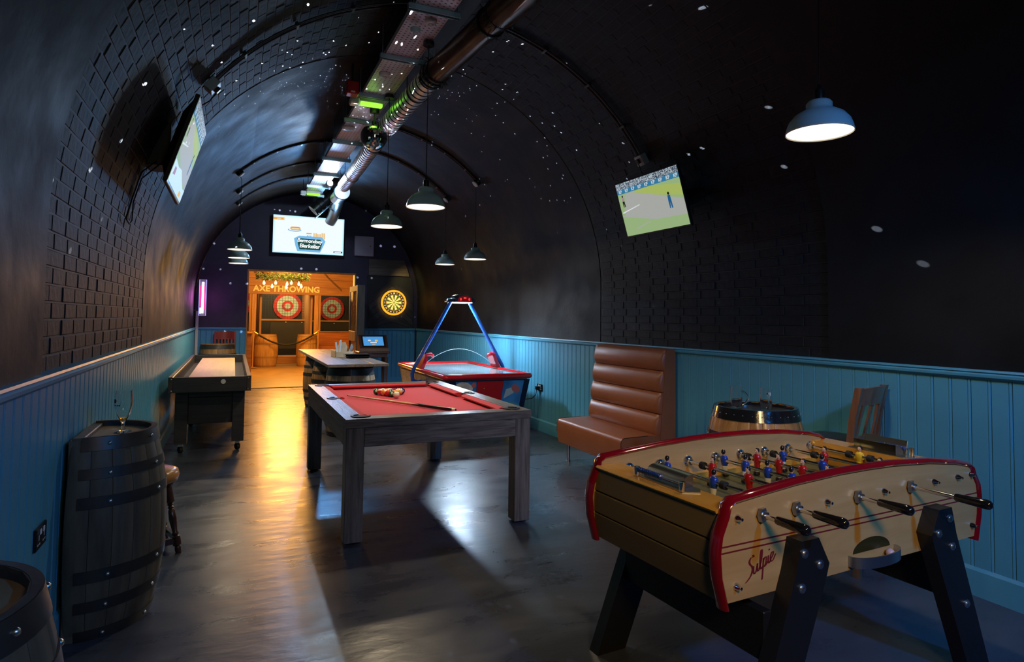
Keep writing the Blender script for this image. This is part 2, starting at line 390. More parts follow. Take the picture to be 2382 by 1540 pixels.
# local +y is the room side
dado('trim_1', TEAL, VX+VR-0.002, 1.2, PI/2, 12.24, 'teal tongue-and-groove dado panelling along the right wall')
dado('trim_2', TEAL, VX-VR+0.002, 13.44, -PI/2, 13.0, 'teal tongue-and-groove dado panelling along the left wall')
dado('trim_3', TEALEND, DX0, YE, PI, DX0-(VX-VR)-0.04, 'blue dado panelling left of the doorway')
dado('trim_4', TEALEND, VX+VR-0.05, YE, PI, VX+VR-0.05-DX1, 'blue dado panelling right of the doorway')
struct(MB().bbox(VX-VR+0.02, VX-VR+0.07, 13.30, 13.37, 0, 1.55, 0.004).build('trim_5', mat('trunking', (0.55, 0.56, 0.6), 0.4), None), 'pale cable trunking in the far left corner')

# ------------------------------------------------------------------ pool table
PW = wood('grey_oak_long', (0.075, 0.066, 0.058), (0.23, 0.205, 0.18), 1, 9, 12, 0.34, 0.5, rings=1.4)
PWX = wood('grey_oak_cross', (0.075, 0.066, 0.058), (0.23, 0.205, 0.18), 0, 9, 12, 0.34, 0.5, rings=1.4)
PWZ = wood('grey_oak_upright', (0.075, 0.066, 0.058), (0.23, 0.205, 0.18), 2, 9, 12, 0.38, 0.5)
CLOTH = mat('red_baize', (0.52, 0.022, 0.032), 0.85, var=0.08, vscale=60, bump=0.1, bscale=300, sheen=0.15)
DARKBR = mat('dark_bronze', (0.09, 0.075, 0.06), 0.28, 1.0)
pt = thing('pool_table', 'grey wood pool table with red cloth in the middle of the room', 'pool table', (1.333, 5.19, 0))
hx, hy = 0.655, 1.10
for sx in (-1, 1):
    for sy in (-1, 1):
        lg = MB().bbox(-0.059, 0.059, -0.059, 0.059, 0.012, 0.742, 0.004).build('leg', PWZ, pt, None, (sx*(hx-0.059), sy*(hy-0.059), 0))
        MB().lathe([(0,0),(0.03,0),(0.032,0.012),(0,0.012)], 14).build('levelling_foot', RUBBER, lg)
for sy in (-1, 1): MB().bbox(-hx+0.118, hx-0.118, sy*(hy-0.015)-0.015, sy*(hy-0.015)+0.015, 0.618, 0.742, 0.003).build('apron', PWX, pt, None)
for sx in (-1, 1): MB().bbox(sx*(hx-0.015)-0.015, sx*(hx-0.015)+0.015, -hy+0.118, hy-0.118, 0.618, 0.742, 0.003).build('apron', PW, pt, None)
rw = 0.118
for sx in (-1, 1):
    x0, x1 = sorted((sx*hx*1.006, sx*(hx-rw)))
    MB().prism([(x0 if sx < 0 else x1, -hy*1.003), (x0 if sx < 0 else x1, hy*1.003), (x1 if sx < 0 else x0, hy-rw), (x1 if sx < 0 else x0, -hy+rw)], 0.744, 0.80, 2).build('rail', PW, pt, None)
for sy in (-1, 1):
    MB().prism([(-hx*1.006, sy*hy*1.003), (hx*1.006, sy*hy*1.003), (hx-rw, sy*(hy-rw)), (-hx+rw, sy*(hy-rw))], 0.744, 0.80, 2).build('rail', PWX, pt, None)
MB().box(-hx+0.10, hx-0.10, -hy+0.10, hy-0.10, 0.735, 0.760).build('playing_cloth', CLOTH, pt, None)
cpf = [(0, 0.797), (0.035, 0.799), (0.060, 0.788), (0.058, 0.780), (0.02, 0.760), (0, 0.760)]   # offset from rail, height
def cushion(a0, a1, fixed, sgn, along):
    V = []; k = len(cpf)
    for e, a in enumerate((a0, a1)):
        for (d, z) in cpf:
            aa = a+(d*0.55 if e == 0 else -d*0.55); c = fixed+sgn*d
            V.append((aa, c, z) if along == 0 else (c, aa, z))
    Fs = [tuple(range(k)), tuple(range(k, 2*k))]+[(i, (i+1) % k, k+(i+1) % k, k+i) for i in range(k)]
    MB().add(V, Fs).build('cushion', CLOTH, pt, 25)
for sx in (-1, 1):
    cushion(-hy+rw+0.05, -0.055, sx*(hx-rw), -sx, 1); cushion(0.055, hy-rw-0.05, sx*(hx-rw), -sx, 1)
for sy in (-1, 1): cushion(-hx+rw+0.05, hx-rw-0.05, sy*(hy-rw), -sy, 0)
def pocket(x, y, ang, corner):
    a = 0.72*PI if corner else 0.52*PI
    p = MB()
    ro, ri = 0.066, 0.048
    n = 14; O = [(ro*math.cos(ang-a+2*a*i/n), ro*math.sin(ang-a+2*a*i/n)) for i in range(n+1)]; I = [(ri*math.cos(ang-a+2*a*i/n), ri*math.sin(ang-a+2*a*i/n)) for i in range(n+1)]
    V = [(q[0], q[1], z) for z in (0.800, 0.807) for q in O+I]; k = n+1
    Fs = []
    for i in range(n):
        Fs += [(2*k+i, 2*k+i+1, 3*k+i+1, 3*k+i), (i, i+1, 2*k+i+1, 2*k+i), (k+i, k+i+1, 3*k+i+1, 3*k+i), (i, k+i, k+i+1, i+1)]
    p.add(V, Fs); pk = p.build('pocket_iron', DARKBR, pt, 30, (x, y, 0))
    MB().lathe([(0.046, 0.8008), (0.046, 0.762), (0.0, 0.762)], 18).build('pocket_liner', BLACKPL, pk, 30)
    d = MB().lathe([(0, 0.8012), (0.047, 0.8012)], 18).build('pocket_mouth', RUBBER, pk, None)
for sx in (-1, 1):
    for sy in (-1, 1): pocket(sx*(hx-rw+0.008), sy*(hy-rw+0.008), math.atan2(sy, sx), True)
    pocket(sx*(hx-rw+0.03), 0, 0 if sx > 0 else PI, False)
# balls racked on the cloth
bcol = {'yellow': (0.80, 0.50, 0.05), 'orange': (0.80, 0.20, 0.03), 'red': (0.60, 0.02, 0.02), 'green': (0.02, 0.13, 0.045), 'blue': (0.015, 0.03, 0.17), 'purple': (0.08, 0.02, 0.14), 'maroon': (0.16, 0.015, 0.02), 'black': (0.012, 0.012, 0.012)}
IVORY = mat('ivory', (0.78, 0.68, 0.50), 0.15, coat=0.5)
BR = 0.0286
def ball(loc, label, col=None, stripe=False, num=None, rot=(0,0,0)):
    base = IVORY if (stripe or col is None) else mat('ball_'+col, bcol[col], 0.12, coat=0.6)
    b = tag(MB().sphere((0,0,0), BR, 20, 14).build('pool_ball' if col else 'cue_ball', base, None, 60, loc, rot), label, 'ball', 'pool balls racked on the red cloth' if col else None)
    if stripe:
        pr_ = [(BR*1.008*math.cos(t), BR*1.008*math.sin(t)) for t in [math.radians(-30+60*i/6) for i in range(7)]]
        MB().lathe(pr_, 20).build('stripe', mat('ball_'+col, bcol[col], 0.12, coat=0.6), b, 60)
    if num:
        pr_ = [(BR*1.012*math.sin(t), BR*1.012*math.cos(t)) for t in [math.radians(22*i/3) for i in range(4)]]
        sp = MB().lathe(pr_, 14).build('number_spot', IVORY, b, 60)
        text('number', num, 0.018, mat('ball_black', bcol['black'], 0.12, coat=0.6), sp, (0, 0, BR*1.016), (0,0,0))
    return b
ap = Vector((1.288, 5.435)); ax = math.radians(84)
rows = [[('green', 0, '6')], [('red', 0, '3'), ('orange', 1, '13')], [('orange', 1, '13'), ('black', 0, '8'), ('yellow', 0, '1')],
        [('red', 1, '11'), ('yellow', 1, '9'), ('purple', 0, '4'), ('yellow', 1, '9')], [('green', 1, '14'), ('maroon', 1, '15'), ('orange', 0, '5'), ('maroon', 0, '7'), ('blue', 0, '2')]]
rows[2][0] = ('orange', 1, '13'); rows[1][1] = ('orange', 0, '5'); rows[4][2] = ('red', 1, '11'); rows[3][0] = ('red', 1, '11'); rows[4][0] = ('green', 0, '6')
where = ['nearest the camera', 'second row of the rack', 'third row of the rack', 'fourth row of the rack', 'back row of the rack']
fx, fy = math.cos(ax), math.sin(ax)
for r_, row in enumerate(rows):
    for c_, (cn, st, nm) in enumerate(row):
        d = 0.0573; off = (c_-r_/2)*d
        p = ap+Vector((fx, fy))*(r_*d*0.866)+Vector((fy, -fx))*off
        kth = ['', 'leftmost', 'second from left', 'third from left', 'fourth from left', 'rightmost']
        side = '' if r_ == 0 else (', left end' if c_ == 0 else (', right end' if c_ == r_ else ', '+['', 'second', 'third', 'fourth'][c_]+' from left'))
        ball((p.x, p.y, 0.760+BR), '%s %s pool ball, %s%s' % (cn, 'striped' if st else 'solid', where[r_], side), cn, bool(st), nm,
             (random.uniform(1.0, 1.9), 0, -0.25+random.uniform(-.3, .3)) if (r_ == 0 or (r_ == 4 and c_ in (0, 4))) else (random.uniform(-.9, .9), random.uniform(-.9, .9), random.uniform(0, 6)))
ball((1.305, 5.345, 0.760+BR), 'plain ivory cue ball in front of the racked balls', None)
ca, cb = Vector((0.925, 5.56, 0.774)), Vector((1.524, 4.407, 0.777))
cue = thing('pool_cue', 'two-tone pool cue lying across the red cloth', 'cue', ca)
dv = cb-ca; q = dv.to_track_quat('Z', 'Y').to_matrix().to_4x4(); Lc = dv.length
ASH = wood('ash_shaft', (0.55, 0.33, 0.14), (0.72, 0.48, 0.22), 2, 8, 14, 0.3, 0.05)
MB().lathe([(0, 0), (0.0052, 0.0), (0.0055, 0.012), (0.0, 0.012)], 12, q).build('tip', mat('chalk_blue', (0.05, 0.12, 0.2), 0.8), cue)
MB().lathe([(0.0056, 0.012), (0.0105, Lc*0.62), (0.0107, Lc*0.70)], 14, q).build('shaft', ASH, cue)
mb = MB(); n = 16; zb = Lc*0.70   # spliced butt: dark wood with four long points
V = [(0.0109*math.cos(2*PI*i/n), 0.0109*math.sin(2*PI*i/n), zb-(0.10 if i % 4 == 0 else (0.05 if i % 2 else 0.0))) for i in range(n)]+[(0.0142*math.cos(2*PI*i/n), 0.0142*math.sin(2*PI*i/n), Lc*0.985) for i in range(n)]
mb.add(V, [(i, (i+1) % n, n+(i+1) % n, n+i) for i in range(n)], q).build('butt', mat('ebony', (0.014, 0.010, 0.010), 0.25), cue)
MB().lathe([(0.0144, Lc*0.978), (0.0146, Lc*0.995), (0.012, Lc), (0, Lc)], 16, q).build('butt_cap', IVORY, cue)
MB().lathe([(0.0, Lc+0.0008), (0.0085, Lc+0.0008), (0.0085, Lc-0.001)], 14, q).build('bumper', RUBBER, cue)

# ------------------------------------------------------------------ barrels
def barrel_r(z, h, re, rm): return rm-(rm-re)*((2*z/h-1)**2)
def stave_mesh(h, re, rm, n, m_, th=0.022, k=8, gap=0.012):
    V = []; da = PI/n*0.985
    for j in range(k+1):
        z = h*j/k; r = barrel_r(z, h, re, rm)
        for (rr, a) in ((r-0.002, -da), (r, -da*0.9), (r, da*0.9), (r-0.002, da), (r-th, da), (r-th, -da)): V.append((rr*math.cos(a), rr*math.sin(a), z))
    Fs = [tuple(range(6)), tuple(range(6*k, 6*k+6))]+[(6*j+i, 6*j+(i+1) % 6, 6*(j+1)+(i+1) % 6, 6*(j+1)+i) for j in range(k) for i in range(6)]
    return MB().add(V, Fs).mesh('stave', m_, 50)
OAK = wood('barrel_oak', (0.17, 0.085, 0.032), (0.34, 0.19, 0.075), 2, 8, 9, 0.42, 0.3, rand=0.28)
OAKV = wood('varnished_oak', (0.30, 0.13, 0.035), (0.50, 0.25, 0.075), 2, 8, 9, 0.25, 0.2, rand=0.30, coat=0.6)
OAKD = wood('dark_old_oak', (0.055, 0.044, 0.030), (0.14, 0.115, 0.078), 2, 6, 7, 0.55, 0.4, rand=0.22)
OAKX = wood('barrel_head_oak', (0.28, 0.18, 0.09), (0.46, 0.32, 0.17), 1, 5, 8, 0.5, 0.2, rand=0.1)
HEADK = mat('black_head', (0.030, 0.026, 0.024), 0.35, var=0.5, vscale=9)
HOOP = mat('hoop_iron', (0.055, 0.052, 0.050), 0.42, 0.6, var=0.3, vscale=10)
HOOPB = mat('hoop_black', (0.010, 0.010, 0.011), 0.16, 0.0, bump=0.25, bscale=16, coat=0.5)
def hoop(parent, h, re, rm, z0, z1, m_, a0=0, a1=2*PI, n=40, t=0.003):
    r0, r1_ = barrel_r(z0, h, re, rm)+t, barrel_r(z1, h, re, rm)+t
    return MB().lathe([(r0-t*1.5, z0), (r0, z0), (r1_, z1), (r1_-t*1.5, z1)], n, None, a0, a1).build('hoop', m_, parent, 30)
def barrel(name, label, loc, h, re, rm, stave_m, head_m, hoop_m, hoops, nst=24, rivets=None, half=False, rz=0.0, rim_m=None, group=None, grooves=True):
    b = thing(name, label, 'barrel', loc, rz, group)
    a0, a1 = (-PI/2, PI/2) if half else (0, 2*PI)
    me = stave_mesh(h, re, rm, nst, stave_m)
    for i in range(nst):
        a = 2*PI*(i+0.5)/nst
        c = (a+PI) % (2*PI)-PI
        if half and abs(c) > PI/2: continue
        inst('stave', me, b, (0,0,0), (0,0,a))
    n = 40
    hz = h-0.026
    hd = MB(); hd.prism([(0.98*(barrel_r(hz, h, re, rm)-0.018)*math.cos(a0+(a1-a0)*i/n), 0.98*(barrel_r(hz, h, re, rm)-0.018)*math.sin(a0+(a1-a0)*i/n)) for i in range(n+1 if half else n)], hz-0.02, hz, 2)
    hd.build('head', head_m, b, None)
    if half: MB().bbox(-0.05, -0.002, -re*1.02, re*1.02, 0.0, h-0.01, 0.004).build('back_board', stave_m, b, None)
    for (z0, z1) in hoops:
        hp = hoop(b, h, re, rm, z0*h, z1*h, hoop_m, a0, a1)
        if rivets:
            cnt, rr, rm_ = rivets
            mb = MB(); zc = (z0+z1)/2*h; R_ = barrel_r(zc, h, re, rm)+0.003
            for i in range(cnt):
                a = a0+(a1-a0)*(i+0.5)/cnt
                mb.sphere((R_*math.cos(a), R_*math.sin(a), zc), rr, 8, 6)
            if cnt > 8:
                mb.build('rivets', rm_, hp, 60)
            else:
                for i in range(cnt):
                    a = a0+(a1-a0)*(i+0.5)/cnt
                    MB().sphere((0,0,0), rr, 10, 6).build('bolt', rm_, hp, 60, (R_*math.cos(a), R_*math.sin(a), zc))
    # rim top ring
    r_ = barrel_r(h, h, re, rm)
    MB().lathe([(r_-0.024, h-0.027), (r_-0.020, h+0.001), (r_-0.001, h+0.001)], n, None, a0, a1).build('chime', rim_m or stave_m, b, 30)
    return b
HB = [(0.0, 0.055), (0.15, 0.205), (0.30, 0.36), (0.66, 0.715), (0.80, 0.85), (0.935, 1.0)]
BOLT = mat('bolt_zinc', (0.75, 0.76, 0.74), 0.3, 1.0)
TARRIM = mat('charred_rim', (0.035, 0.036, 0.04), 0.4, var=0.6, vscale=18)
barrel('half_barrel', 'dark half barrel against the left wall carrying a beer glass', (-0.605, 3.615, 0), 0.90, 0.265, 0.325, OAKD, OAKX, HOOP, HB, 22, (4, 0.009, BOLT), True, 0, TARRIM)
barrel('half_barrel', 'dark half barrel at the bottom left corner near the camera', (-0.605, 1.545, 0), 0.90, 0.265, 0.325, OAKD, OAKX, HOOP, HB, 22, (4, 0.009, BOLT), True, 0, TARRIM)
HR = [(0.0, 0.075), (0.15, 0.205), (0.31, 0.365), (0.64, 0.70), (0.76, 0.825), (0.92, 1.0)]
rb = barrel('barrel_table', 'varnished oak barrel with black hoops standing by the right wall', (3.20, 3.15, 0), 0.90, 0.262, 0.325, OAKV, HEADK, HOOPB, HR, 24, (30, 0.0035, mat('rivet_bright', (0.6, 0.6, 0.55), 0.3, 1.0)), False, 0.4, HOOPB)
for a in (math.radians(205), math.radians(-22)):   # iron clasps on the sides
    z = 0.66; R_ = barrel_r(z, 0.9, 0.262, 0.325)
    mb = MB(); mb.bbox(0, 0.012, -0.02, 0.02, -0.025, 0.03, 0.002); mb.bbox(0.0, 0.035, -0.006, 0.006, 0.0, 0.012, 0.002)
    mb.build('clasp', HOOPB, rb, None, (R_*math.cos(a), R_*math.sin(a), z), (0,0,a))

# ------------------------------------------------------------------ glasses
GLASS = mat('clear_glass', (1, 1, 1), 0.0, trans=1.0, ior=1.45)
BEER = mat('beer_dregs', (0.85, 0.42, 0.06), 0.0, trans=1.0, ior=1.34)
g = thing('beer_glass', 'stemmed beer glass with a dark print on the left half barrel', 'glass', (-0.485, 3.615, 0.8745))
pf = [(0, 0.004), (0.010, 0.012), (0.008, 0.03), (0.0075, 0.045), (0.012, 0.055), (0.028, 0.085), (0.037, 0.12), (0.040, 0.15), (0.0385, 0.185), (0.036, 0.205)]
inn = [(r-0.0022, z) for r, z in reversed(pf[4:])]+[(0.0, 0.058)]
MB().lathe([(0, 0), (0.038, 0), (0.038, 0.003), (0.012, 0.012)]+pf[2:]+inn, 32).build('bowl_and_stem', GLASS, g, 50)
MB().lathe([(0, 0.0595), (0.011, 0.0595), (0.0185, 0.072), (0.0, 0.072)], 24).build('beer_dregs', BEER, g, 50)
PRINT = mat('dark_print', (0.01, 0.012, 0.02), 0.5)
a0 = math.radians(-150)
mb = MB()
def on_glass(a, z, r): return (r*math.cos(a), r*math.sin(a), z)
mb.add([on_glass(a0+0.30*math.cos(2*PI*i/16), 0.156+0.011*math.sin(2*PI*i/16), 0.0405) for i in range(16)], [tuple(range(16))])
for i in range(5):
    aa = a0-0.35+0.24*i
    mb.add([on_glass(aa, 0.132, 0.0395), on_glass(aa+0.15, 0.132, 0.0395), on_glass(aa+0.15, 0.139, 0.0398), on_glass(aa, 0.139, 0.0398)], [(0,1,2,3)])
mb.build('print', PRINT, g, None)
def stein(loc, rz, label):
    s = thing('beer_mug', label, 'glass', loc, rz, 'empty glass mugs on the oak barrel')
    MB().lathe([(0, 0), (0.036, 0), (0.038, 0.006), (0.036, 0.02), (0.0365, 0.165), (0.034, 0.165), (0.033, 0.025), (0, 0.02)], 28).build('body', GLASS, s, 50)
    pts = [(0.035+0.038*math.sin(PI*i/10)**0.7, 0, 0.04+0.09*i/10) for i in range(11)]
    MB().tube(pts, 0.0065, 10).build('handle', GLASS, s, 50)
    return s
s1 = stein((3.035, 3.15, 0.8745), -0.55, 'empty glass mug with its handle to the right, left one on the oak barrel')
s2 = stein((3.125, 2.985, 0.8745), -2.15, 'empty glass mug with its handle towards the camera on the oak barrel')
MB().bbox(0.036, 0.037, -0.008, 0.008, 0.118, 0.138, 0.0003).build('price_sticker', WHITEPL, s2, None, (-0.001, 0.0, 0.0), (0, 0, 0.35))

# ------------------------------------------------------------------ pendant lamps
LAMPC = mat('enamel_teal_grey', (0.44, 0.62, 0.60), 0.32, coat=0.3)
LAMPI = mat('enamel_white', (0.85, 0.82, 0.75), 0.4)
CORD = mat('cord_black', (0.006, 0.006, 0.007), 0.6)
GLOW = emis('lamp_diffuser', (1.0, 0.92, 0.78), 2.2)
sh = [(0.155, 0.0), (0.152, 0.022), (0.140, 0.055), (0.115, 0.086), (0.083, 0.106), (0.066, 0.116), (0.060, 0.122), (0.060, 0.145), (0.050, 0.158), (0.026, 0.161)]
shin = [(r-0.003, z-0.002) for r, z in sh]
shade_me = MB().lathe(sh, 36).mesh('shade', LAMPC, 50)
inner_me = MB().lathe([(0.1555, 0.0), (0.152, 0.0)]+shin[1:6]+[(0.0, 0.104)], 36).mesh('shade_lining', LAMPI, 50)
rim_me = MB().lathe([(0.152, 0.004), (0.154, -0.003), (0.157, -0.001), (0.156, 0.005)], 36).mesh('rim', mat('rim_cream', (0.75, 0.66, 0.50), 0.4), 40)
gl_me = MB().lathe([(0, 0.010), (0.10, 0.008), (0.1515, 0.004)], 36).mesh('diffuser', GLOW, 40)
holder_me = MB().lathe([(0.024, 0.158), (0.024, 0.205), (0.022, 0.215), (0.012, 0.222), (0.010, 0.236), (0.004, 0.242)], 18).mesh('lamp_holder', mat('bronze_holder', (0.035, 0.034, 0.03), 0.3, 0.7), 40)
def pendant(loc, top, label, energy=80.0, jog=None):
    x, y, z = loc
    p = thing('pendant_lamp', label, 'lamp', loc, 0, 'enamelled dome pendant lamps')
    inst('shade', shade_me, p); inst('shade_lining', inner_me, p); inst('rim', rim_me, p); inst('diffuser', gl_me, p); inst('lamp_holder', holder_me, p)
    pts = [(0, 0, 0.24), (0, 0, (0.24+top-z)/2)]
    if jog: pts += [(0, 0, top-z-0.06), (jog*0.25, 0, top-z-0.02), (jog*0.7, 0, top-z), (jog, 0, top-z+0.02)]
    else: pts += [(0, 0, top-z)]
    MB().tube(pts, 0.0035, 6).build('cord', CORD, p, 50)
    l = light('bulb', 'SPOT', (0, 0, -0.004), energy, (1.0, 0.80, 0.52), None, 0.06, 2.6, 0.7); l.parent = p
    if not jog: MB().lathe([(0, top-z-0.03), (0.045, top-z-0.03), (0.045, top-z), (0, top-z)], 20).build('ceiling_rose', BLACKPL, p, 40)
    return p
pendant((1.366, 6.142, 2.364), 3.69, 'teal dome pendant lamp lower of the two hanging under the cable tray')
pendant((1.378, 4.80, 2.345), 3.69, 'teal dome pendant lamp nearer of the two hanging under the cable tray')
pendant((2.615, 2.153, 2.398), 3.70, 'large blue lit dome pendant lamp at the upper right, nearest the camera', 48)
pendant((3.03, 8.05, 2.279), 3.33, 'small dome pendant lamp over the air hockey, right one of the pair', 55, 0.07)
pendant((3.02, 9.37, 2.305), 3.34, 'small dome pendant lamp over the air hockey, left one of the pair', 55, 0.07)
for i, yy in enumerate((9.07, 10.4, 11.5)):
    pendant((0.045, yy, 2.34), 3.34, 'dome pendant lamp on the left, '+['front', 'middle', 'rearmost'][i]+' of the row of three', 95, -0.05)

# ------------------------------------------------------------------ table football
BEECH = wood('pale_beech', (0.45, 0.26, 0.085), (0.56, 0.35, 0.13), 0, 4, 7, 0.35, 0.05, rings=1.2, coat=0.3)
ORANGEW = wood('orange_varnish', (0.55, 0.25, 0.03), (0.70, 0.34, 0.05), 1, 4, 8, 0.16, 0.05, coat=0.7)
OLIVE = mat('olive_lacquer', (0.135, 0.098, 0.042), 0.4, var=0.06, vscale=3)
FIELD = mat('field_lino', (0.085, 0.085, 0.030), 0.35, var=0.06)
REDTRIM = mat('red_gloss_trim', (0.20, 0.003, 0.009), 0.14, coat=0.8)
BLKLEG = mat('black_lacquer', (0.010, 0.010, 0.011), 0.35)
DKRED = mat('dark_red_print', (0.16, 0.012, 0.014), 0.5)
SKIN = mat('figure_skin', (0.62, 0.36, 0.22), 0.4); HAIR = mat('figure_hair', (0.01, 0.009, 0.009), 0.2, coat=0.5)
FOOT = mat('figure_foot', (0.02, 0.015, 0.012), 0.35)
SH = {'blue': mat('figure_blue', (0.012, 0.05, 0.30), 0.25, coat=0.4), 'red': mat('figure_red', (0.42, 0.008, 0.010), 0.25, coat=0.4), 'yellow': mat('figure_yellow', (0.75, 0.45, 0.02), 0.3, coat=0.4)}
SHORT = {'blue': mat('figure_white', (0.70, 0.68, 0.60), 0.35), 'red': SH['red'], 'yellow': SH['yellow']}
fb = thing('table_football', 'French style table football with beech sides and red trim in the foreground', 'table football', (1.51, 1.613, 0), math.radians(3.4))
FL, FWD = 1.50, 0.75
topc = [(0.0, 0.815), (0.008, 0.845), (0.03, 0.862), (0.142, 0.873), (0.338, 0.890), (0.576, 0.901), (0.75, 0.903), (0.92, 0.901), (1.16, 0.888), (1.36, 0.866), (1.455, 0.848), (1.485, 0.832), (1.50, 0.80)]
endl = [(-0.030, 0.755), (-0.040, 0.70), (-0.034, 0.62), (-0.008, 0.53)]
panel = [(-p[0], p[1]) if False else p for p in topc]+[(1.53, 0.755), (1.54, 0.70), (1.534, 0.62), (1.508, 0.53)]+[endl[3], endl[2], endl[1], endl[0]]
for t0 in (0.0, FWD-0.03):
    MB().prism(panel, t0, t0+0.03, 1).build('side_panel', BEECH, fb, None)
# red moulding round each side
path = [(-0.004, 0.512)]+endl[::-1][1:]+topc+[(1.53, 0.755), (1.54, 0.70), (1.534, 0.62), (1.504, 0.512)]
for tc_ in (0.012, FWD-0.012):
    V = []; n = 10; P = [Vector((p[0], p[1])) for p in path]
    for i, p in enumerate(P):
        a = P[max(i-1, 0)]; b = P[min(i+1, len(P)-1)]; t = (b-a).normalized(); nr = Vector((-t.y, t.x))
        for k in range(n):
            an = 2*PI*k/n; c, s_ = math.cos(an), math.sin(an)
            V.append((p.x+nr.x*0.012*s_, tc_+0.027*c, p.y+nr.y*0.012*s_))
    m_ = len(P)
    MB().add(V, [(i*n+k, i*n+(k+1) % n, (i+1)*n+(k+1) % n, (i+1)*n+k) for i in range(m_-1) for k in range(n)]+[tuple(range(n)), tuple(range((m_-1)*n, m_*n))]).build('red_moulding', REDTRIM, fb, 50)
# ends: curved lacquered boards with two grooves and a varnished top
for e in (0, 1):
    sx = (lambda x: x) if e == 0 else (lambda x: FL-x)
    zs = [(0.525, 0.632), (0.637, 0.722), (0.727, 0.815)]
    for (z0, z1) in zs:
        def bx_(z): return -0.026*math.sin(max(0.0, min(1.0, (z-0.51)/0.32))*PI)
        poly = [(sx(bx_(z0)+0.003), z0), (sx(bx_(z0+0.004)), z0+0.003), (sx(bx_((z0+z1)/2)), (z0+z1)/2), (sx(bx_(z1-0.004)), z1-0.003), (sx(bx_(z1)+0.003), z1), (sx(0.02), z1), (sx(0.02), z0)]
        MB().prism(poly, 0.03, FWD-0.03, 1).build('end_board', OLIVE, fb, 30)
    MB().prism([(sx(-0.016), 0.817), (sx(-0.018), 0.824), (sx(-0.010), 0.831), (sx(0.112), 0.831), (sx(0.112), 0.72), (sx(0.022), 0.72), (sx(0.022), 0.817)], 0.03, FWD-0.03, 1).build('end_top', ORANGEW, fb, 30)
    MB().tube([(sx(-0.017), 0.032, 0.822), (sx(-0.017), FWD-0.032, 0.822)], 0.0022, 6).build('brass_edge', BRASS, fb, 50)
MB().box(0.02, FL-0.02, 0.03, FWD-0.03, 0.60, 0.722).build('playing_field', FIELD, fb, None)
for t0 in (0.03, FWD-0.058): MB().prism([(t0, 0.722), (t0+0.028, 0.722), (t0+(0.028 if t0 > 0.3 else 0.0), 0.746), (t0, 0.746)] if t0 > 0.3 else [(t0, 0.722), (t0+0.028, 0.722), (t0, 0.746)], 0.112, FL-0.112, 0).build('field_edge', ORANGEW, fb, None)
MB().box(0.02, FL-0.02, 0.03, FWD-0.03, 0.525, 0.545).build('bottom_board', BLKLEG, fb, None)
# printed stripes and brush lettering on the near side
for (z0, z1) in ((0.711, 0.722), (0.691, 0.699)):
    pass
for zc in (0.715, 0.695):
    MB().box(-0.034, 1.534, -0.0008, 0.0, zc-0.0026, zc+0.0026).build('stripe', DKRED, fb, None)
strokes = {  # brush script letters as pen paths (em units)
 'S': [[(0.62,0.98),(0.66,0.86),(0.50,0.92),(0.36,0.80),(0.40,0.64),(0.52,0.50),(0.56,0.34),(0.44,0.14),(0.22,0.02),(0.04,-0.03)]],
 'u': [[(0.02,0.46),(0.00,0.24),(0.06,0.08),(0.18,0.16),(0.30,0.44)],[(0.30,0.46),(0.27,0.20),(0.32,0.08),(0.44,0.18)]],
 'l': [[(0.0,0.16),(0.16,0.44),(0.26,0.82),(0.20,0.94),(0.12,0.70),(0.08,0.30),(0.12,0.08),(0.24,0.16)]],
 'p': [[(0.10,0.50),(0.02,0.0),(-0.06,-0.42)],[(0.06,0.34),(0.20,0.50),(0.30,0.42),(0.24,0.20),(0.10,0.08),(0.26,0.10),(0.38,0.22)]],
 'i': [[(0.06,0.46),(0.03,0.20),(0.08,0.08),(0.20,0.18)],[(0.12,0.66),(0.14,0.72)]],
 'e': [[(0.02,0.20),(0.18,0.30),(0.24,0.44),(0.14,0.50),(0.03,0.34),(0.03,0.16),(0.12,0.06),(0.30,0.18),(0.40,0.30)]]}
def pen(mb, pts, w, nib, y, org, s, ang):
    P = [Vector(p) for p in pts]; Q = []
    for i in range(len(P)-1):
        p0 = P[max(i-1,0)]; p1 = P[i]; p2 = P[i+1]; p3 = P[min(i+2, len(P)-1)]
        for j in range(5):
            t = j/5; Q.append(0.5*((2*p1)+(p2-p0)*t+(2*p0-5*p1+4*p2-p3)*t*t+(3*p1-p0-3*p2+p3)*t*t*t))
    Q.append(P[-1]); V = []; d = Vector((math.cos(nib), math.sin(nib)))*w/2
    ca_, sa_ = math.cos(ang), math.sin(ang)
    for q_ in Q:
        for sg in (1, -1):
            e = q_+d*sg; x = org[0]+s*(e.x*ca_-e.y*sa_); z = org[1]+s*(e.x*sa_+e.y*ca_); V.append((x, y, z))
    mb.add(V, [(2*i, 2*i+1, 2*i+3, 2*i+2) for i in range(len(Q)-1)])
mb = MB(); xo = 0.0
for ch, adv in (('S', 0.62), ('u', 0.40), ('l', 0.24), ('p', 0.40), ('i', 0.18), ('e', 0.3)):
    sc_ = 0.062
    for st in strokes[ch]:
        pen(mb, [(p[0]+xo+0.30*p[1], p[1]) for p in st], 0.13 if ch == 'S' else 0.11, math.radians(-12), -0.001, (0.084, 0.583), 0.071, math.radians(19))
    xo += adv
mb.build('lettering', DKRED, fb, None)
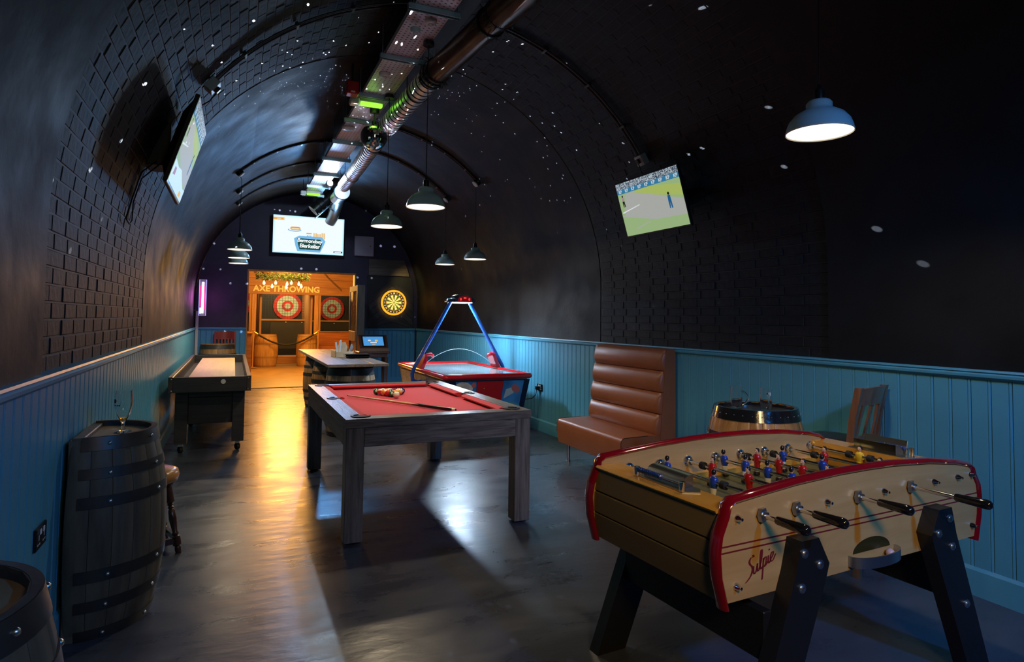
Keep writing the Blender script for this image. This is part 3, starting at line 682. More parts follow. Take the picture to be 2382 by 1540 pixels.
# rods, handles, players
RS = [0.16, 0.334, 0.508, 0.682, 0.852, 1.022, 1.196, 1.372]
near = {0: 0.05, 1: 0.06, 3: 0.07, 5: 0.155}       # rods handled from the near side: bare length before the grip
team = ['blue', 'blue', 'red', 'blue', 'red', 'blue', 'red', 'yellow']
men = {0: [0.40], 1: [0.665, 0.385], 2: [0.565, 0.36, 0.165], 3: [0.66, 0.535, 0.41, 0.285, 0.16], 4: [0.615, 0.49, 0.365, 0.24, 0.115], 5: [0.605, 0.39, 0.18], 6: [0.505, 0.23], 7: [0.44]}
def man_meshes(col):
    pr_ = [(0.0, -0.066), (0.011, -0.064), (0.012, -0.05), (0.0145, -0.028), (0.013, -0.022), (0.017, -0.010), (0.019, 0.010), (0.015, 0.020), (0.006, 0.024)]
    q_ = Matrix.Diagonal((0.85, 1.05, 1, 1))
    body = MB(); body.lathe([p for p in pr_ if p[1] > -0.026], 12, q_); body.cyl((0, -0.016, 0.012), (0.004, -0.020, -0.010), 0.005, 8); body.cyl((0, 0.016, 0.012), (0.004, 0.020, -0.010), 0.005, 8)
    sh_ = MB().lathe([(0.0, -0.056), (0.0115, -0.055), (0.0125, -0.045), (0.0145, -0.028), (0.0135, -0.024)], 12, q_)
    ft = MB().bbox(-0.011, 0.016, -0.010, 0.010, -0.078, -0.062, 0.003); ft.lathe([(0.008, -0.064), (0.009, -0.054)], 10)
    hd = MB().sphere((0.001, 0, 0.037), 0.0105, 12, 8, (0.95, 0.9, 1.2)); hd.cyl((0, 0, 0.02), (0, 0, 0.03), 0.006, 8); hd.cyl((0.010, 0, 0.036), (0.0135, 0, 0.034), 0.003, 6, 0.001)
    hr = MB().sphere((-0.002, 0, 0.040), 0.0110, 12, 8, (1.0, 0.95, 1.12))
    return [('shirt', body.mesh('shirt', SH[col], 50)), ('shorts', sh_.mesh('shorts', SHORT[col], 50)), ('boots', ft.mesh('boots', FOOT, 40)), ('head', hd.mesh('head', SKIN, 50)), ('hair', hr.mesh('hair', HAIR, 50))]
# one mesh per figure (a single moulding), kept as a sub-part of its rod
def man_mesh(col):
    mb = MB(); mats = [SH[col], SHORT[col], FOOT, SKIN, HAIR]
    q_ = Matrix.Diagonal((0.85, 1.05, 1, 1))
    mb.cur = 0; mb.lathe([(0.0135, -0.026), (0.017, -0.010), (0.0195, 0.010), (0.015, 0.020), (0.006, 0.024), (0.0, 0.024)], 12, q_)
    mb.cyl((0, -0.016, 0.014), (0.004, -0.0215, -0.012), 0.0055, 8, 0.0045); mb.cyl((0, 0.016, 0.014), (0.004, 0.0215, -0.012), 0.0055, 8, 0.0045)
    mb.cur = 1; mb.lathe([(0.0, -0.050), (0.0115, -0.050), (0.0148, -0.030), (0.0138, -0.024)], 12, q_)
    mb.cur = 3; mb.lathe([(0.0095, -0.062), (0.009, -0.049)], 10)
    mb.cur = 2; mb.bbox(-0.010, 0.017, -0.011, 0.011, -0.077, -0.060, 0.003)
    mb.cur = 3; mb.sphere((0.0015, 0, 0.037), 0.0105, 12, 8, (0.95, 0.9, 1.2)); mb.cyl((0, 0, 0.02), (0, 0, 0.03), 0.006, 8); mb.cyl((0.010, 0, 0.036), (0.0145, 0, 0.034), 0.003, 6, 0.001)
    mb.cur = 4; mb.sphere((-0.0022, 0, 0.0405), 0.0112, 12, 8, (1.0, 0.95, 1.12))
    return mb.mesh('player_figure', mats, 50)
MM = {c: man_mesh(c) for c in SH}
hex_me = MB().prism([(0.026*math.cos(PI/3*i), 0.026*math.sin(PI/3*i)) for i in range(6)], 0, 0.014, 2).lathe([(0.015, 0.014), (0.013, 0.026), (0.0095, 0.026)], 16).mesh('bushing', STEEL, 30)
flg_me = MB().lathe([(0, 0), (0.028, 0), (0.026, 0.006), (0.016, 0.010), (0.016, 0.022), (0.0095, 0.022)], 18).mesh('inner_bushing', CHROME, 40)
tip_me = MB().lathe([(0.013, 0), (0.011, 0.008), (0.006, 0.018), (0.0055, 0.024), (0, 0.027)], 14).mesh('end_stud', CHROME, 40)
grip_me = MB().lathe([(0, 0), (0.013, 0), (0.0145, 0.006), (0.0175, 0.085), (0.0185, 0.105), (0.016, 0.117), (0.009, 0.123), (0, 0.124)], 20).mesh('grip', mat('bakelite', (0.008, 0.007, 0.007), 0.1, coat=0.8), 50)
for i, s_ in enumerate(RS):
    t_in, t_out = (-0.03-near[i], FWD+0.012) if i in near else (-0.012, FWD+0.09)
    rod = MB().cyl((0, t_in, 0), (0, t_out, 0), 0.0082, 12).build('rod', CHROME, fb, 50, (s_, 0, 0.800))
    ring_ = MB()
    for k, t in enumerate(men[i]):
        face = -1 if team[i] == 'blue' else 1
        tilt = random.uniform(-0.12, 0.12)
        inst('player_figure', MM[team[i]], rod, (0, t, 0), (0, tilt, 0 if team[i] == 'blue' else PI))
    for t in ((min(men[i])-0.055, max(men[i])+0.055)):
        if 0.06 < t < FWD-0.06: MB().cyl((0, t-0.012, 0), (0, t+0.012, 0), 0.017, 14).build('buffer', RUBBER, rod, 50)
    inst('inner_bushing', flg_me, rod, (0, FWD-0.03, 0), (PI/2, 0, 0)); inst('inner_bushing', flg_me, rod, (0, 0.03, 0), (-PI/2, 0, 0))
    if i in near:
        inst('bushing', hex_me, rod, (0, 0.0, 0), (PI/2, 0, 0.3)); inst('grip', grip_me, rod, (0, t_in+0.012, 0), (PI/2, 0, 0)); inst('end_stud', tip_me, rod, (0, FWD, 0), (-PI/2, 0, 0))
    else:
        inst('end_stud', tip_me, rod, (0, 0, 0), (PI/2, 0, 0)); inst('bushing', hex_me, rod, (0, FWD, 0), (-PI/2, 0, 0.3)); inst('grip', grip_me, rod, (0, t_out-0.012, 0), (-PI/2, 0, 0))
for (s_, z) in ((0.048, 0.803), (1.478, 0.80), (0.043, 0.579), (1.478, 0.58)): inst('end_stud', tip_me, fb, (s_, 0, z), (PI/2, 0, 0))
# splayed legs with bolts and cross boards
def leg(sg, t0, t1):
    cx_ = 0.335 if sg < 0 else 1.165
    def X(d): return cx_+sg*d
    sl = 0.40
    poly = [(X(-0.045), 0.708), (X(0.045), 0.708), (X(0.075+0.0), 0.600), (X(0.075+sl*0.6), 0.0), (X(-0.075+sl*0.6), 0.0), (X(-0.105+0.02), 0.57), (X(-0.100), 0.612)]
    lg = MB().prism(poly, t0, t1, 1).build('leg', BLKLEG, fb, None)
    for (dx, z) in ((0.03, 0.665), (-0.05, 0.615), (0.045, 0.55), (0.145, 0.30)):
        y = t0 if t0 < 0.3 else t1; sg2 = -1 if t0 < 0.3 else 1
        b = MB().lathe([(0, 0), (0.017, 0), (0.016, 0.003), (0.010, 0.003), (0.009, 0.008), (0, 0.009)], 16)
        b.build('bolt', BOLT, lg, 40, (X(dx), y, z), (PI/2 if sg2 < 0 else -PI/2, 0, 0))
    return lg
for sg in (-1, 1):
    leg(sg, -0.062, -0.001); leg(sg, FWD+0.001, FWD+0.062)
    cx_ = 0.335 if sg < 0 else 1.165
    xx = cx_+sg*0.145
    MB().bbox(xx-0.02, xx+0.02, -0.005, FWD+0.005, 0.30, 0.47, 0.004).build('cross_board', BLKLEG, fb, None)
# ball return cup on the near side
mb = MB(); n = 20
cup = [(0.772+0.145*math.cos(PI+PI*i/n), -0.062*math.sin(PI*i/n)**0.7) for i in range(n+1)]
V = [(p[0], p[1], z) for z in (0.545, 0.585) for p in cup]; k = n+1
inn_ = [(0.772+(p[0]-0.772)*0.965, p[1]*0.92) for p in cup]
V += [(p[0], p[1], z) for z in (0.545, 0.585) for p in inn_]
Fs = []
for i in range(n): Fs += [(i, i+1, k+i+1, k+i), (2*k+i, 2*k+i+1, 3*k+i+1, 3*k+i), (k+i, k+i+1, 3*k+i+1, 3*k+i), (i, i+1, 2*k+i+1, 2*k+i)]
mb.add(V, Fs); mb.build('ball_cup', mat('cast_aluminium', (0.55, 0.57, 0.60), 0.35, 1.0), fb, 40)
MB().prism([(p[0], p[1]) for p in inn_], 0.545, 0.550, 2).build('cup_floor', OLIVE, fb, None)
hole = [(0.772+0.115*math.cos(PI*i/14), 0.585+0.05*math.sin(PI*i/14)) for i in range(15)]
MB().prism(hole, -0.0012, 0.0, 1).build('ball_opening', mat('dark_opening', (0.035, 0.03, 0.008), 0.25), fb, None)
tag(MB().sphere((0,0,0), 0.0165, 18, 12).build('football', mat('ball_pink_white', (0.62, 0.45, 0.45), 0.25), None, 60, fb.matrix_basis @ Vector((0.855, -0.022, 0.567))), 'small pinkish ball in the silver return cup of the table football', 'ball')
# goal hoods with ashtray lid, score beads
for e in (0, 1):
    sx = (lambda x: x) if e == 0 else (lambda x: FL-x)
    t0, t1 = (0.265, 0.475) if e == 0 else (0.275, 0.485)
    hood = MB(); n = 10
    arc = [(sx(0.046+0.060*(1-math.cos(PI/2*i/n))), 0.834+0.048*math.sin(PI/2*i/n)) for i in range(n+1)]
    arc2 = [(a_, b_) for a_, b_ in arc]+[(sx(0.118), 0.834)]
    V = [(p[0], t, p[1]) for t in (t0, t1) for p in arc]; k = n+1
    hood.add(V, [(i, i+1, k+i+1, k+i) for i in range(n)])
    hood.add([(p[0], t0, p[1]) for p in arc]+[(sx(0.106), t0, 0.834)], [tuple(range(k+1))]); hood.add([(p[0], t1, p[1]) for p in arc]+[(sx(0.106), t1, 0.834)], [tuple(range(k+1))])
    hd = hood.build('goal_hood', mat('brushed_steel', (0.48, 0.47, 0.42), 0.28, 1.0), fb, 50)
    MB().prism([(sx(0.02), t0-0.035), (sx(0.075), t0-0.07), (sx(0.11), t0-0.035), (sx(0.11), t1+0.03), (sx(0.03), t1+0.03)], 0.831, 0.835, 2).build('hood_plate', mat('brushed_steel', (0.48, 0.47, 0.42), 0.28, 1.0), fb, None)
    for t in (t0-0.028, t1+0.02):
        MB().lathe([(0.0, 0), (0.011, 0), (0.012, 0.028), (0.012, 0.036), (0.006, 0.037), (0, 0.036)], 16).build('score_post', CHROME, fb, 40, (sx(0.026), t, 0.834))
    MB().cyl((sx(0.026), t0-0.028, 0.860), (sx(0.026), t1+0.02, 0.860), 0.003, 8).build('score_bar', CHROME, fb, 50)
    bead = MB().lathe([(0.003, -0.0055), (0.010, -0.005), (0.012, 0), (0.010, 0.005), (0.003, 0.0055)], 12).mesh('score_bead', mat('bead_blue', (0.01, 0.035, 0.16), 0.2, coat=0.5), 50)
    for k in range(11): inst('score_bead', bead, fb, (sx(0.026), t1+0.006-0.0125*k if e == 0 else t0+0.006+0.0125*k, 0.860), (PI/2, 0, 0))
# raised lid of the far goal
MB().bbox(-0.003, 0.003, 0.27, 0.49, 0.0, 0.065, 0.002).build('goal_flap', mat('brushed_steel', (0.48, 0.47, 0.42), 0.28, 1.0), fb, None, (FL-0.03, 0, 0.835), (0, 0.25, 0))

# ------------------------------------------------------------------ air hockey table
AHR = mat('air_red', (0.52, 0.012, 0.018), 0.16, coat=0.7); AHB = mat('air_blue', (0.02, 0.10, 0.50), 0.22, coat=0.5); AHNAVY = mat('air_navy', (0.006, 0.012, 0.045), 0.3)
ICE = mat('air_field', (0.42, 0.50, 0.56), 0.10, var=0.12, vscale=6, coat=0.6)
ah = thing('air_hockey_table', 'air hockey table with red rim, blue arms and a scoreboard lamp', 'air hockey table', (2.89, 8.25, 0))
ahx, ahy, ahz = 0.59, 1.15, 0.78
# cabinet: tapering body
def frustum(mb, x0, x1, y0, y1, z0, X0, X1, Y0, Y1, z1):
    mb.add([(x0,y0,z0),(x1,y0,z0),(x1,y1,z0),(x0,y1,z0),(X0,Y0,z1),(X1,Y0,z1),(X1,Y1,z1),(X0,Y1,z1)], [(0,3,2,1),(4,5,6,7),(0,1,5,4),(1,2,6,5),(2,3,7,6),(3,0,4,7)])
    return mb
frustum(MB(), -0.50, 0.50, -1.03, 1.03, 0.26, -0.56, 0.56, -1.12, 1.12, 0.70).build('cabinet', AHNAVY, ah, None)
for sx in (-1, 1):
    for sy in (-1, 1):
        MB().bbox(-0.07, 0.07, -0.10, 0.10, 0.0, 0.262, 0.01).build('leg', mat('air_yellow', (0.55, 0.38, 0.03), 0.4), ah, None, (sx*0.40, sy*0.88, 0))
# near end face panels (printed): picture, red service door, picture
def endface(x0, x1, m_, name, parent=ah, off=0.004, z0=0.275, z1=0.69):
    def yy(z): return -1.03-(1.12-1.03)*(z-0.26)/0.44-off
    def xx(x, z): return x*(0.50+0.06*(z-0.26)/0.44)/0.56
    V = [(xx(x0,z0), yy(z0), z0), (xx(x1,z0), yy(z0), z0), (xx(x1,z1), yy(z1), z1), (xx(x0,z1), yy(z1), z1)]
    V += [(p[0], p[1]+off, p[2]) for p in V]
    return MB().add(V, [(0,1,2,3),(4,7,6,5),(0,4,5,1),(1,5,6,2),(2,6,7,3),(3,7,4,0)]).build(name, m_, parent, None)
SKYP = mat('print_sky_blue', (0.05, 0.24, 0.50), 0.22, var=0.4, vscale=5, coat=0.4)
endface(-0.43, -0.16, SKYP, 'picture_panel'); endface(0.20, 0.48, SKYP, 'picture_panel')
sd = endface(-0.155, 0.195, AHR, 'service_door', off=0.010)
MB().bbox(-0.035, 0.035, -1.088, -1.076, 0.40, 0.435, 0.003).build('coin_slot', BLACKPL, sd, None)
MB().lathe([(0.008,0),(0.008,0.006),(0,0.006)], 12).build('lock', CHROME, sd, 40, (-0.06, -1.113, 0.60), (PI/2,0,0))
def blob(pts, m_, name, off): 
    def yy(z): return -1.03-(1.12-1.03)*(z-0.26)/0.44-off
    MB().add([(p[0], yy(p[1]), p[1]) for p in pts], [tuple(range(len(pts)))]).build(name, m_, ah, None)
PPINK = mat('print_pink', (0.55, 0.16, 0.14), 0.3); PCREAM = mat('print_cream', (0.62, 0.58, 0.50), 0.3, var=0.3, vscale=14); PGLOW = mat('print_pale', (0.45, 0.55, 0.55), 0.3)
blob([(0.215, 0.46), (0.24, 0.58), (0.37, 0.62), (0.35, 0.53)], PGLOW, 'print_streak', 0.0052)
blob([(0.37+0.055*math.cos(t)-0.02*math.sin(t), 0.585+0.055*math.sin(t)) for t in [2*PI*i/18 for i in range(18)]], PPINK, 'print_puck', 0.0060)
blob([(0.215, 0.30), (0.44, 0.29), (0.45, 0.37), (0.33, 0.42), (0.22, 0.42)], mat('print_teal', (0.10, 0.34, 0.40), 0.3), 'print_ice', 0.0052)
blob([(-0.42, 0.66), (-0.40, 0.53), (-0.30, 0.46), (-0.25, 0.35), (-0.20, 0.36), (-0.22, 0.50), (-0.20, 0.62), (-0.28, 0.68), (-0.36, 0.69)], PCREAM, 'print_swirl', 0.0052)
blob([(-0.195+0.028*math.cos(2*PI*i/14), 0.645+0.035*math.sin(2*PI*i/14)) for i in range(14)], PPINK, 'print_disc', 0.0060)
# left long side print
def sideface(y0, y1, m_, off=0.004, z0=0.275, z1=0.69):
    def xx(z): return -0.50-0.06*(z-0.26)/0.44-off
    MB().add([(xx(z0), y0*0.92, z0), (xx(z0), y1*0.92, z0), (xx(z1), y1, z1), (xx(z1), y0, z1)], [(0,1,2,3)]).build('side_picture', m_, ah, None)
sideface(-1.03, 1.05, mat('print_side', (0.24, 0.19, 0.155), 0.25, var=0.55, vscale=4.5, coat=0.4))
# rim: chunky red rail with rounded corners
pth = []
for (cx_, cy_, a) in ((ahx-0.05, ahy-0.05, 0), (-ahx+0.05, ahy-0.05, 90), (-ahx+0.05, -ahy+0.05, 180), (ahx-0.05, -ahy+0.05, 270)):
    for k in range(5): t = math.radians(a+90*k/4); pth.append((cx_+0.05*math.cos(t), cy_+0.05*math.sin(t), 0.745))
n = 10; P = [Vector(p) for p in pth]; V = []; m_ = len(P)
for i, p in enumerate(P):
    t = (P[(i+1) % m_]-P[i-1]).normalized(); nr = Vector((t.y, -t.x, 0))
    for k in range(n):
        an = 2*PI*k/n; V.append(p-nr*0.028+nr*(0.036*math.cos(an))+Vector((0,0,0.036*math.sin(an))))
MB().add(V, [(i*n+k, i*n+(k+1) % n, ((i+1) % m_)*n+(k+1) % n, ((i+1) % m_)*n+k) for i in range(m_) for k in range(n)]).build('rim', AHR, ah, 60)
MB().box(-ahx+0.055, ahx-0.055, -ahy+0.055, ahy-0.055, 0.70, 0.755).build('playfield', ICE, ah, None)
mb = MB()
for yy in (-ahy+0.11, ahy-0.11): mb.box(-0.2, 0.2, yy-0.012, yy+0.012, 0.7552, 0.757)
mb.build('goal_slot', BLACKPL, ah, None)
MB().box(ahx-0.115, ahx-0.075, -ahy+0.10, ahy-0.10, 0.755, 0.7565).build('puck_gutter', BLACKPL, ah, None)
# clear shield across the middle and red deflectors
ACR = mat('clear_acrylic', (0.93, 0.96, 1.0), 0.03, trans=1.0, ior=1.08)
pts = [(-0.49+0.98*i/16, 0.82+0.21*math.sin(PI*i/16)**0.85) for i in range(17)]
shd_ = MB().prism(pts, 0.02, 0.024, 1).build('centre_shield', ACR, ah, None)
MB().tube([(p[0], 0.022, p[1]) for p in pts], 0.003, 6).build('shield_edge', mat('acrylic_edge', (0.5, 0.62, 0.75), 0.2), shd_, 50)
for sx in (-1, 1):
    d = MB(); d.prism([(sx*0.585, 0.775), (sx*0.53, 0.775), (sx*0.46, 0.955), (sx*0.505, 0.965)], -0.10, 0.12, 1)
    df = d.build('deflector', mat('deflector_red', (0.50, 0.010, 0.025), 0.12, coat=0.8), ah, None)
    MB().tube([(sx*0.50, -0.09, 0.955), (sx*0.44, -0.09, 0.965), (sx*0.405, -0.08, 0.945), (sx*0.40, -0.06, 0.915)], [0.02, 0.026, 0.024, 0.012], 10).build('deflector_lip', mat('deflector_red', (0.50, 0.010, 0.025), 0.12, coat=0.8), df, 50)
# overhead arms and scoreboard lamp
for sx in (-1, 1):
    pts = [(sx*0.545, -0.03, 0.60), (sx*0.60, -0.03, 0.585), (sx*0.665, -0.03, 0.62), (sx*0.675, -0.03, 0.70), (sx*0.645, -0.03, 0.79), (sx*0.40, -0.02, 1.21), (sx*0.15, 0.0, 1.66), (sx*0.13, 0.0, 1.70)]
    MB().tube(pts, 0.026, 12).build('arm', AHB, ah, 50)
hdm = mat('lamp_head_chrome', (0.42, 0.50, 0.55), 0.12, 1.0)
prf = [(-0.20, 0.0), (-0.195, 0.035), (-0.15, 0.085), (-0.06, 0.115), (0.06, 0.115), (0.15, 0.085), (0.195, 0.035), (0.20, 0.0)]
mb = MB(); V = []; ys = [(-0.20, 0.72), (-0.14, 0.92), (0, 1.0), (0.14, 0.92), (0.20, 0.72)]; k = len(prf)
for (y, s_) in ys: V += [(p[0]*s_, y, 1.68+p[1]*s_) for p in prf]
mb.add(V, [(j*k+i, j*k+i+1, (j+1)*k+i+1, (j+1)*k+i) for j in range(4) for i in range(k-1)]+[tuple(range(k)), tuple(range(4*k, 5*k))]+[(j*k, (j+1)*k, (j+1)*k+k-1, j*k+k-1) for j in range(4)])
head = mb.build('lamp_head', hdm, ah, 45)
MB().bbox(-0.13, 0.13, -0.15, 0.15, 1.668, 1.679, 0.003).build('lamp_lens', emis('cool_lens', (0.80, 0.90, 1.0), 3.0), head, None)
sc = MB().prism([(-0.105, 1.692), (0.105, 1.692), (0.085, 1.745), (0.03, 1.762), (-0.03, 1.762), (-0.085, 1.745)], -0.206, -0.2, 1).build('scoreboard', mat('score_red', (0.12, 0.004, 0.006), 0.15, emit=(1, 0.02, 0.03), es=0.12), head, None)
LED = emis('led_red', (1.0, 0.05, 0.04), 3.5)
for (x, d_) in ((-0.06, '0'), (0.0, '0:0'), (0.062, '0')): text('digits', d_, 0.045 if d_ == '0' else 0.03, LED, head, (x, -0.2075, 1.716 if d_ == '0' else 1.735), (PI/2, 0, 0))
l = light('lamp_head_bulb', 'SPOT', (0, 0, 1.66), 230, (0.55, 0.76, 1.0), None, 0.10, 3.08, 0.6); l.parent = ah
light('lamp_head_spill', 'POINT', (2.89, 8.25, 1.62), 16, (0.72, 0.86, 1.0), None, 0.05)

# ------------------------------------------------------------------ banquette
TAN = mat('tan_leather', (0.30, 0.095, 0.035), 0.36, var=0.08, vscale=7, bump=0.12, bscale=160)
bq = thing('banquette', 'tan leather banquette with four horizontal back rolls against the right wall', 'banquette', (3.69, 5.17, 0), PI/2)
# local: x along wall (+Y world), y towards room (-X world)
bl = 0.585
def roll(z0, z1, y0, y1, name, bulge=0.035):
    n = 8; poly = [(y0-0.05, z0)]+[(y0+(y1-y0)*i/n+bulge*math.sin(PI*i/n)**0.6, z0+0.004+(z1-z0-0.008)*i/n) for i in range(n+1)]+[(y1-0.05, z1)]
    V = []; k = len(poly); xs = [(-bl, 0.55), (-bl+0.02, 0.9), (-bl+0.05, 1.0), (bl-0.05, 1.0), (bl-0.02, 0.9), (bl, 0.55)]
    for (x, s_) in xs:
        for (y, z) in poly: V.append((x, y0-0.05+(y-(y0-0.05))*(1 if y < y0 else s_), z))
    m_ = len(xs)
    MB().add(V, [(j*k+i, j*k+(i+1) % k, (j+1)*k+(i+1) % k, (j+1)*k+i) for j in range(m_-1) for i in range(k)]+[tuple(range(k)), tuple(range((m_-1)*k, m_*k))]).build(name, TAN, bq, 45)
def bky(z): return 0.115+0.085*(1.20-z)/0.78
for i in range(4):
    z0 = 0.425+0.193*i; roll(z0, z0+0.193, bky(z0), bky(z0+0.193), 'back_roll')
MB().prism([(0.0, 0.16), (0.16, 0.16), (0.165, 0.42), (bky(1.2)-0.012, 1.195), (0.02, 1.205), (0.0, 1.205)], -bl-0.005, bl+0.005, 0).build('back_frame', TAN, bq, None)
n = 10; st_ = [(0.12, 0.17), (0.52, 0.17), (0.565, 0.19), (0.585, 0.30)]+[(0.545+0.04*math.cos(PI/2*i/n), 0.385+0.045*math.sin(PI/2*i/n)) for i in range(n+1)]+[(0.30, 0.435), (0.12, 0.43)]
MB().prism(st_, -bl, bl, 0).build('seat', TAN, bq, 40)
for sx in (-1, 1):
    MB().tube([(sx*bl, p[0], p[1]) for p in st_[3:-1]], 0.0035, 6).build('piping', mat('dark_piping', (0.08, 0.025, 0.010), 0.4), bq, 50)
    for y in (0.08, 0.50): MB().lathe([(0, 0), (0.022, 0), (0.022, 0.012), (0.019, 0.014), (0.019, 0.172), (0, 0.172)], 16).build('leg', STEEL, bq, 40, (sx*(bl-0.09), y, 0))

# ------------------------------------------------------------------ chairs and stool
MAHO = wood('brown_chair_wood', (0.15, 0.058, 0.024), (0.27, 0.115, 0.050), 2, 8, 10, 0.3, 0.1, coat=0.4)
REDW = wood('red_chair_wood', (0.16, 0.012, 0.012), (0.26, 0.025, 0.018), 2, 8, 10, 0.28, 0.1, coat=0.5)
def chair(label, loc, rz, m_, seat_z, top_z, seat_m, nsl=4):
    # local: faces +y, back posts at y=-0.19
    c = thing('wooden_chair', label, 'chair', loc, rz)
    def post(x):
        P = [(x, -0.215, 0.0), (x, -0.185, seat_z*0.55), (x, -0.18, seat_z), (x, -0.20, (seat_z+top_z)/2), (x, -0.235, top_z)]
        mb = MB(); V = []
        for (a, b, z) in P: V += [(a-0.017, b-0.02, z), (a+0.017, b-0.02, z), (a+0.017, b+0.018, z), (a-0.017, b+0.018, z)]
        mb.add(V, [(0,3,2,1), (16,17,18,19)]+[(4*j+i, 4*j+(i+1) % 4, 4*j+4+(i+1) % 4, 4*j+4+i) for j in range(4) for i in range(4)])
        mb.build('back_post', m_, c, 30)
    for x in (-0.175, 0.175): post(x)
    for x in (-0.17, 0.17): MB().cyl((x, 0.18, 0.0), (x*0.95, 0.165, seat_z-0.02), 0.016, 10, 0.021).build('front_leg', m_, c, 40)
    hgt = top_z-seat_z
    n = 8; V = []
    for (z, yb) in ((top_z-0.30*hgt, -0.222+0.006), (top_z-0.01, -0.237)):
        for dy in (0.010, -0.010): V += [(-0.18+0.36*i/n, yb+dy-0.030*math.sin(PI*i/n), z+(0.012*math.sin(PI*i/n) if z > top_z-0.05 else 0)) for i in range(n+1)]
    k = n+1; Fs = []
    for i in range(n): Fs += [(i, i+1, 2*k+i+1, 2*k+i), (k+i, k+i+1, 3*k+i+1, 3*k+i), (i, i+1, k+i+1, k+i), (2*k+i, 2*k+i+1, 3*k+i+1, 3*k+i)]
    Fs += [(0, k, 3*k, 2*k), (n, k+n, 3*k+n, 2*k+n)]
    MB().add(V, Fs).build('top_rail', m_, c, 40)
    MB().bbox(-0.165, 0.165, -0.195, -0.175, seat_z+0.02, seat_z+0.055, 0.003).build('lower_rail', m_, c, None)
    for i in range(nsl):
        x = -0.115+0.23*i/(nsl-1)
        MB().add([(x-0.013, -0.192, seat_z+0.05), (x+0.013, -0.192, seat_z+0.05), (x+0.013, -0.180, seat_z+0.05), (x-0.013, -0.180, seat_z+0.05), (x-0.015, -0.240, top_z-0.28*hgt), (x+0.015, -0.240, top_z-0.28*hgt), (x+0.015, -0.228, top_z-0.28*hgt), (x-0.015, -0.228, top_z-0.28*hgt)], [(0,3,2,1),(4,5,6,7),(0,1,5,4),(1,2,6,5),(2,3,7,6),(3,0,4,7)]).build('slat', m_, c, None)
    sp = [(0.18*math.copysign(abs(math.cos(t))**0.6, math.cos(t)), -0.015+0.175*math.copysign(abs(math.sin(t))**0.6, math.sin(t))) for t in [2*PI*i/28 for i in range(28)]]
    mb = MB(); k = 28
    V = [(p[0]*s_, 0.01+(p[1]-0.01)*s_, z) for (s_, z) in ((0.97, seat_z-0.045), (1.0, seat_z-0.02), (0.99, seat_z+0.005), (0.92, seat_z+0.02), (0.5, seat_z+0.026)) for p in sp]
    mb.add(V, [(j*k+i, j*k+(i+1) % k, (j+1)*k+(i+1) % k, (j+1)*k+i) for j in range(4) for i in range(k)]+[tuple(range(k)), tuple(range(4*k, 5*k))]).build('seat', seat_m, c, 50)
    for (z, y0, y1) in ((seat_z*0.35, -0.19, 0.175), (seat_z*0.5, -0.19, 0.172)):
        for x in (-0.17, 0.17): MB().cyl((x, y0, z), (x, y1, z), 0.010, 8).build('stretcher', m_, c, 40)
    MB().cyl((-0.17, 0.175, seat_z*0.40), (0.17, 0.175, seat_z*0.40), 0.011, 8).build('stretcher', m_, c, 40)
    return c
DKLEA = mat('black_leatherette', (0.020, 0.013, 0.013), 0.35)
chair('brown wooden bar chair with slatted back beside the oak barrel', (3.43, 2.75, 0), 0.25, MAHO, 0.735, 1.085, DKLEA, 3)
chair('red wooden chair with slatted back below the neon sign', (-0.14, 13.10, 0), PI, REDW, 0.62, 1.15, DKLEA, 5)
stl = thing('bar_stool', 'low round stool with tan padded seat and turned dark legs', 'stool', (-0.44, 4.45, 0), 0.35)
MB().lathe([(0, 0.415), (0.125, 0.415), (0.150, 0.43), (0.158, 0.46), (0.150, 0.492), (0.12, 0.505), (0, 0.510)], 32).build('seat_pad', mat('ochre_leather', (0.42, 0.20, 0.065), 0.28, var=0.1), stl, 60)
MB().lathe([(0, 0.395), (0.128, 0.395), (0.13, 0.415), (0, 0.415)], 28).build('seat_base', mat('stool_base', (0.03, 0.012, 0.008), 0.4), stl, 40)
DKW = wood('dark_turned_wood', (0.030, 0.010, 0.006), (0.065, 0.022, 0.012), 2, 8, 10, 0.28, 0.1, coat=0.4)
tp = [(0, 0), (0.016, 0), (0.019, 0.025), (0.015, 0.04), (0.024, 0.05), (0.024, 0.10), (0.016, 0.108), (0.020, 0.118), (0.014, 0.13), (0.023, 0.21), (0.018, 0.262), (0.012, 0.27), (0.019, 0.28), (0.012, 0.288), (0.019, 0.298), (0.013, 0.306), (0.026, 0.31), (0.026, 0.40), (0, 0.40)]
for sx in (-1, 1):
    for sy in (-1, 1):
        q = Matrix.Translation((sx*0.135, sy*0.135, 0)) @ Vector((-sx*0.06, -sy*0.06, 0.40)).to_track_quat('Z', 'Y').to_matrix().to_4x4()
        MB().lathe(tp, 14, q).build('leg', DKW, stl, 40)
for s_ in (-1, 1):
    MB().bbox(-0.125, 0.125, s_*0.125-0.012, s_*0.125+0.012, 0.055, 0.093, 0.003).build('stretcher', DKW, stl, None)
    MB().bbox(s_*0.125-0.012, s_*0.125+0.012, -0.125, 0.125, 0.065, 0.098, 0.003).build('stretcher', DKW, stl, None)

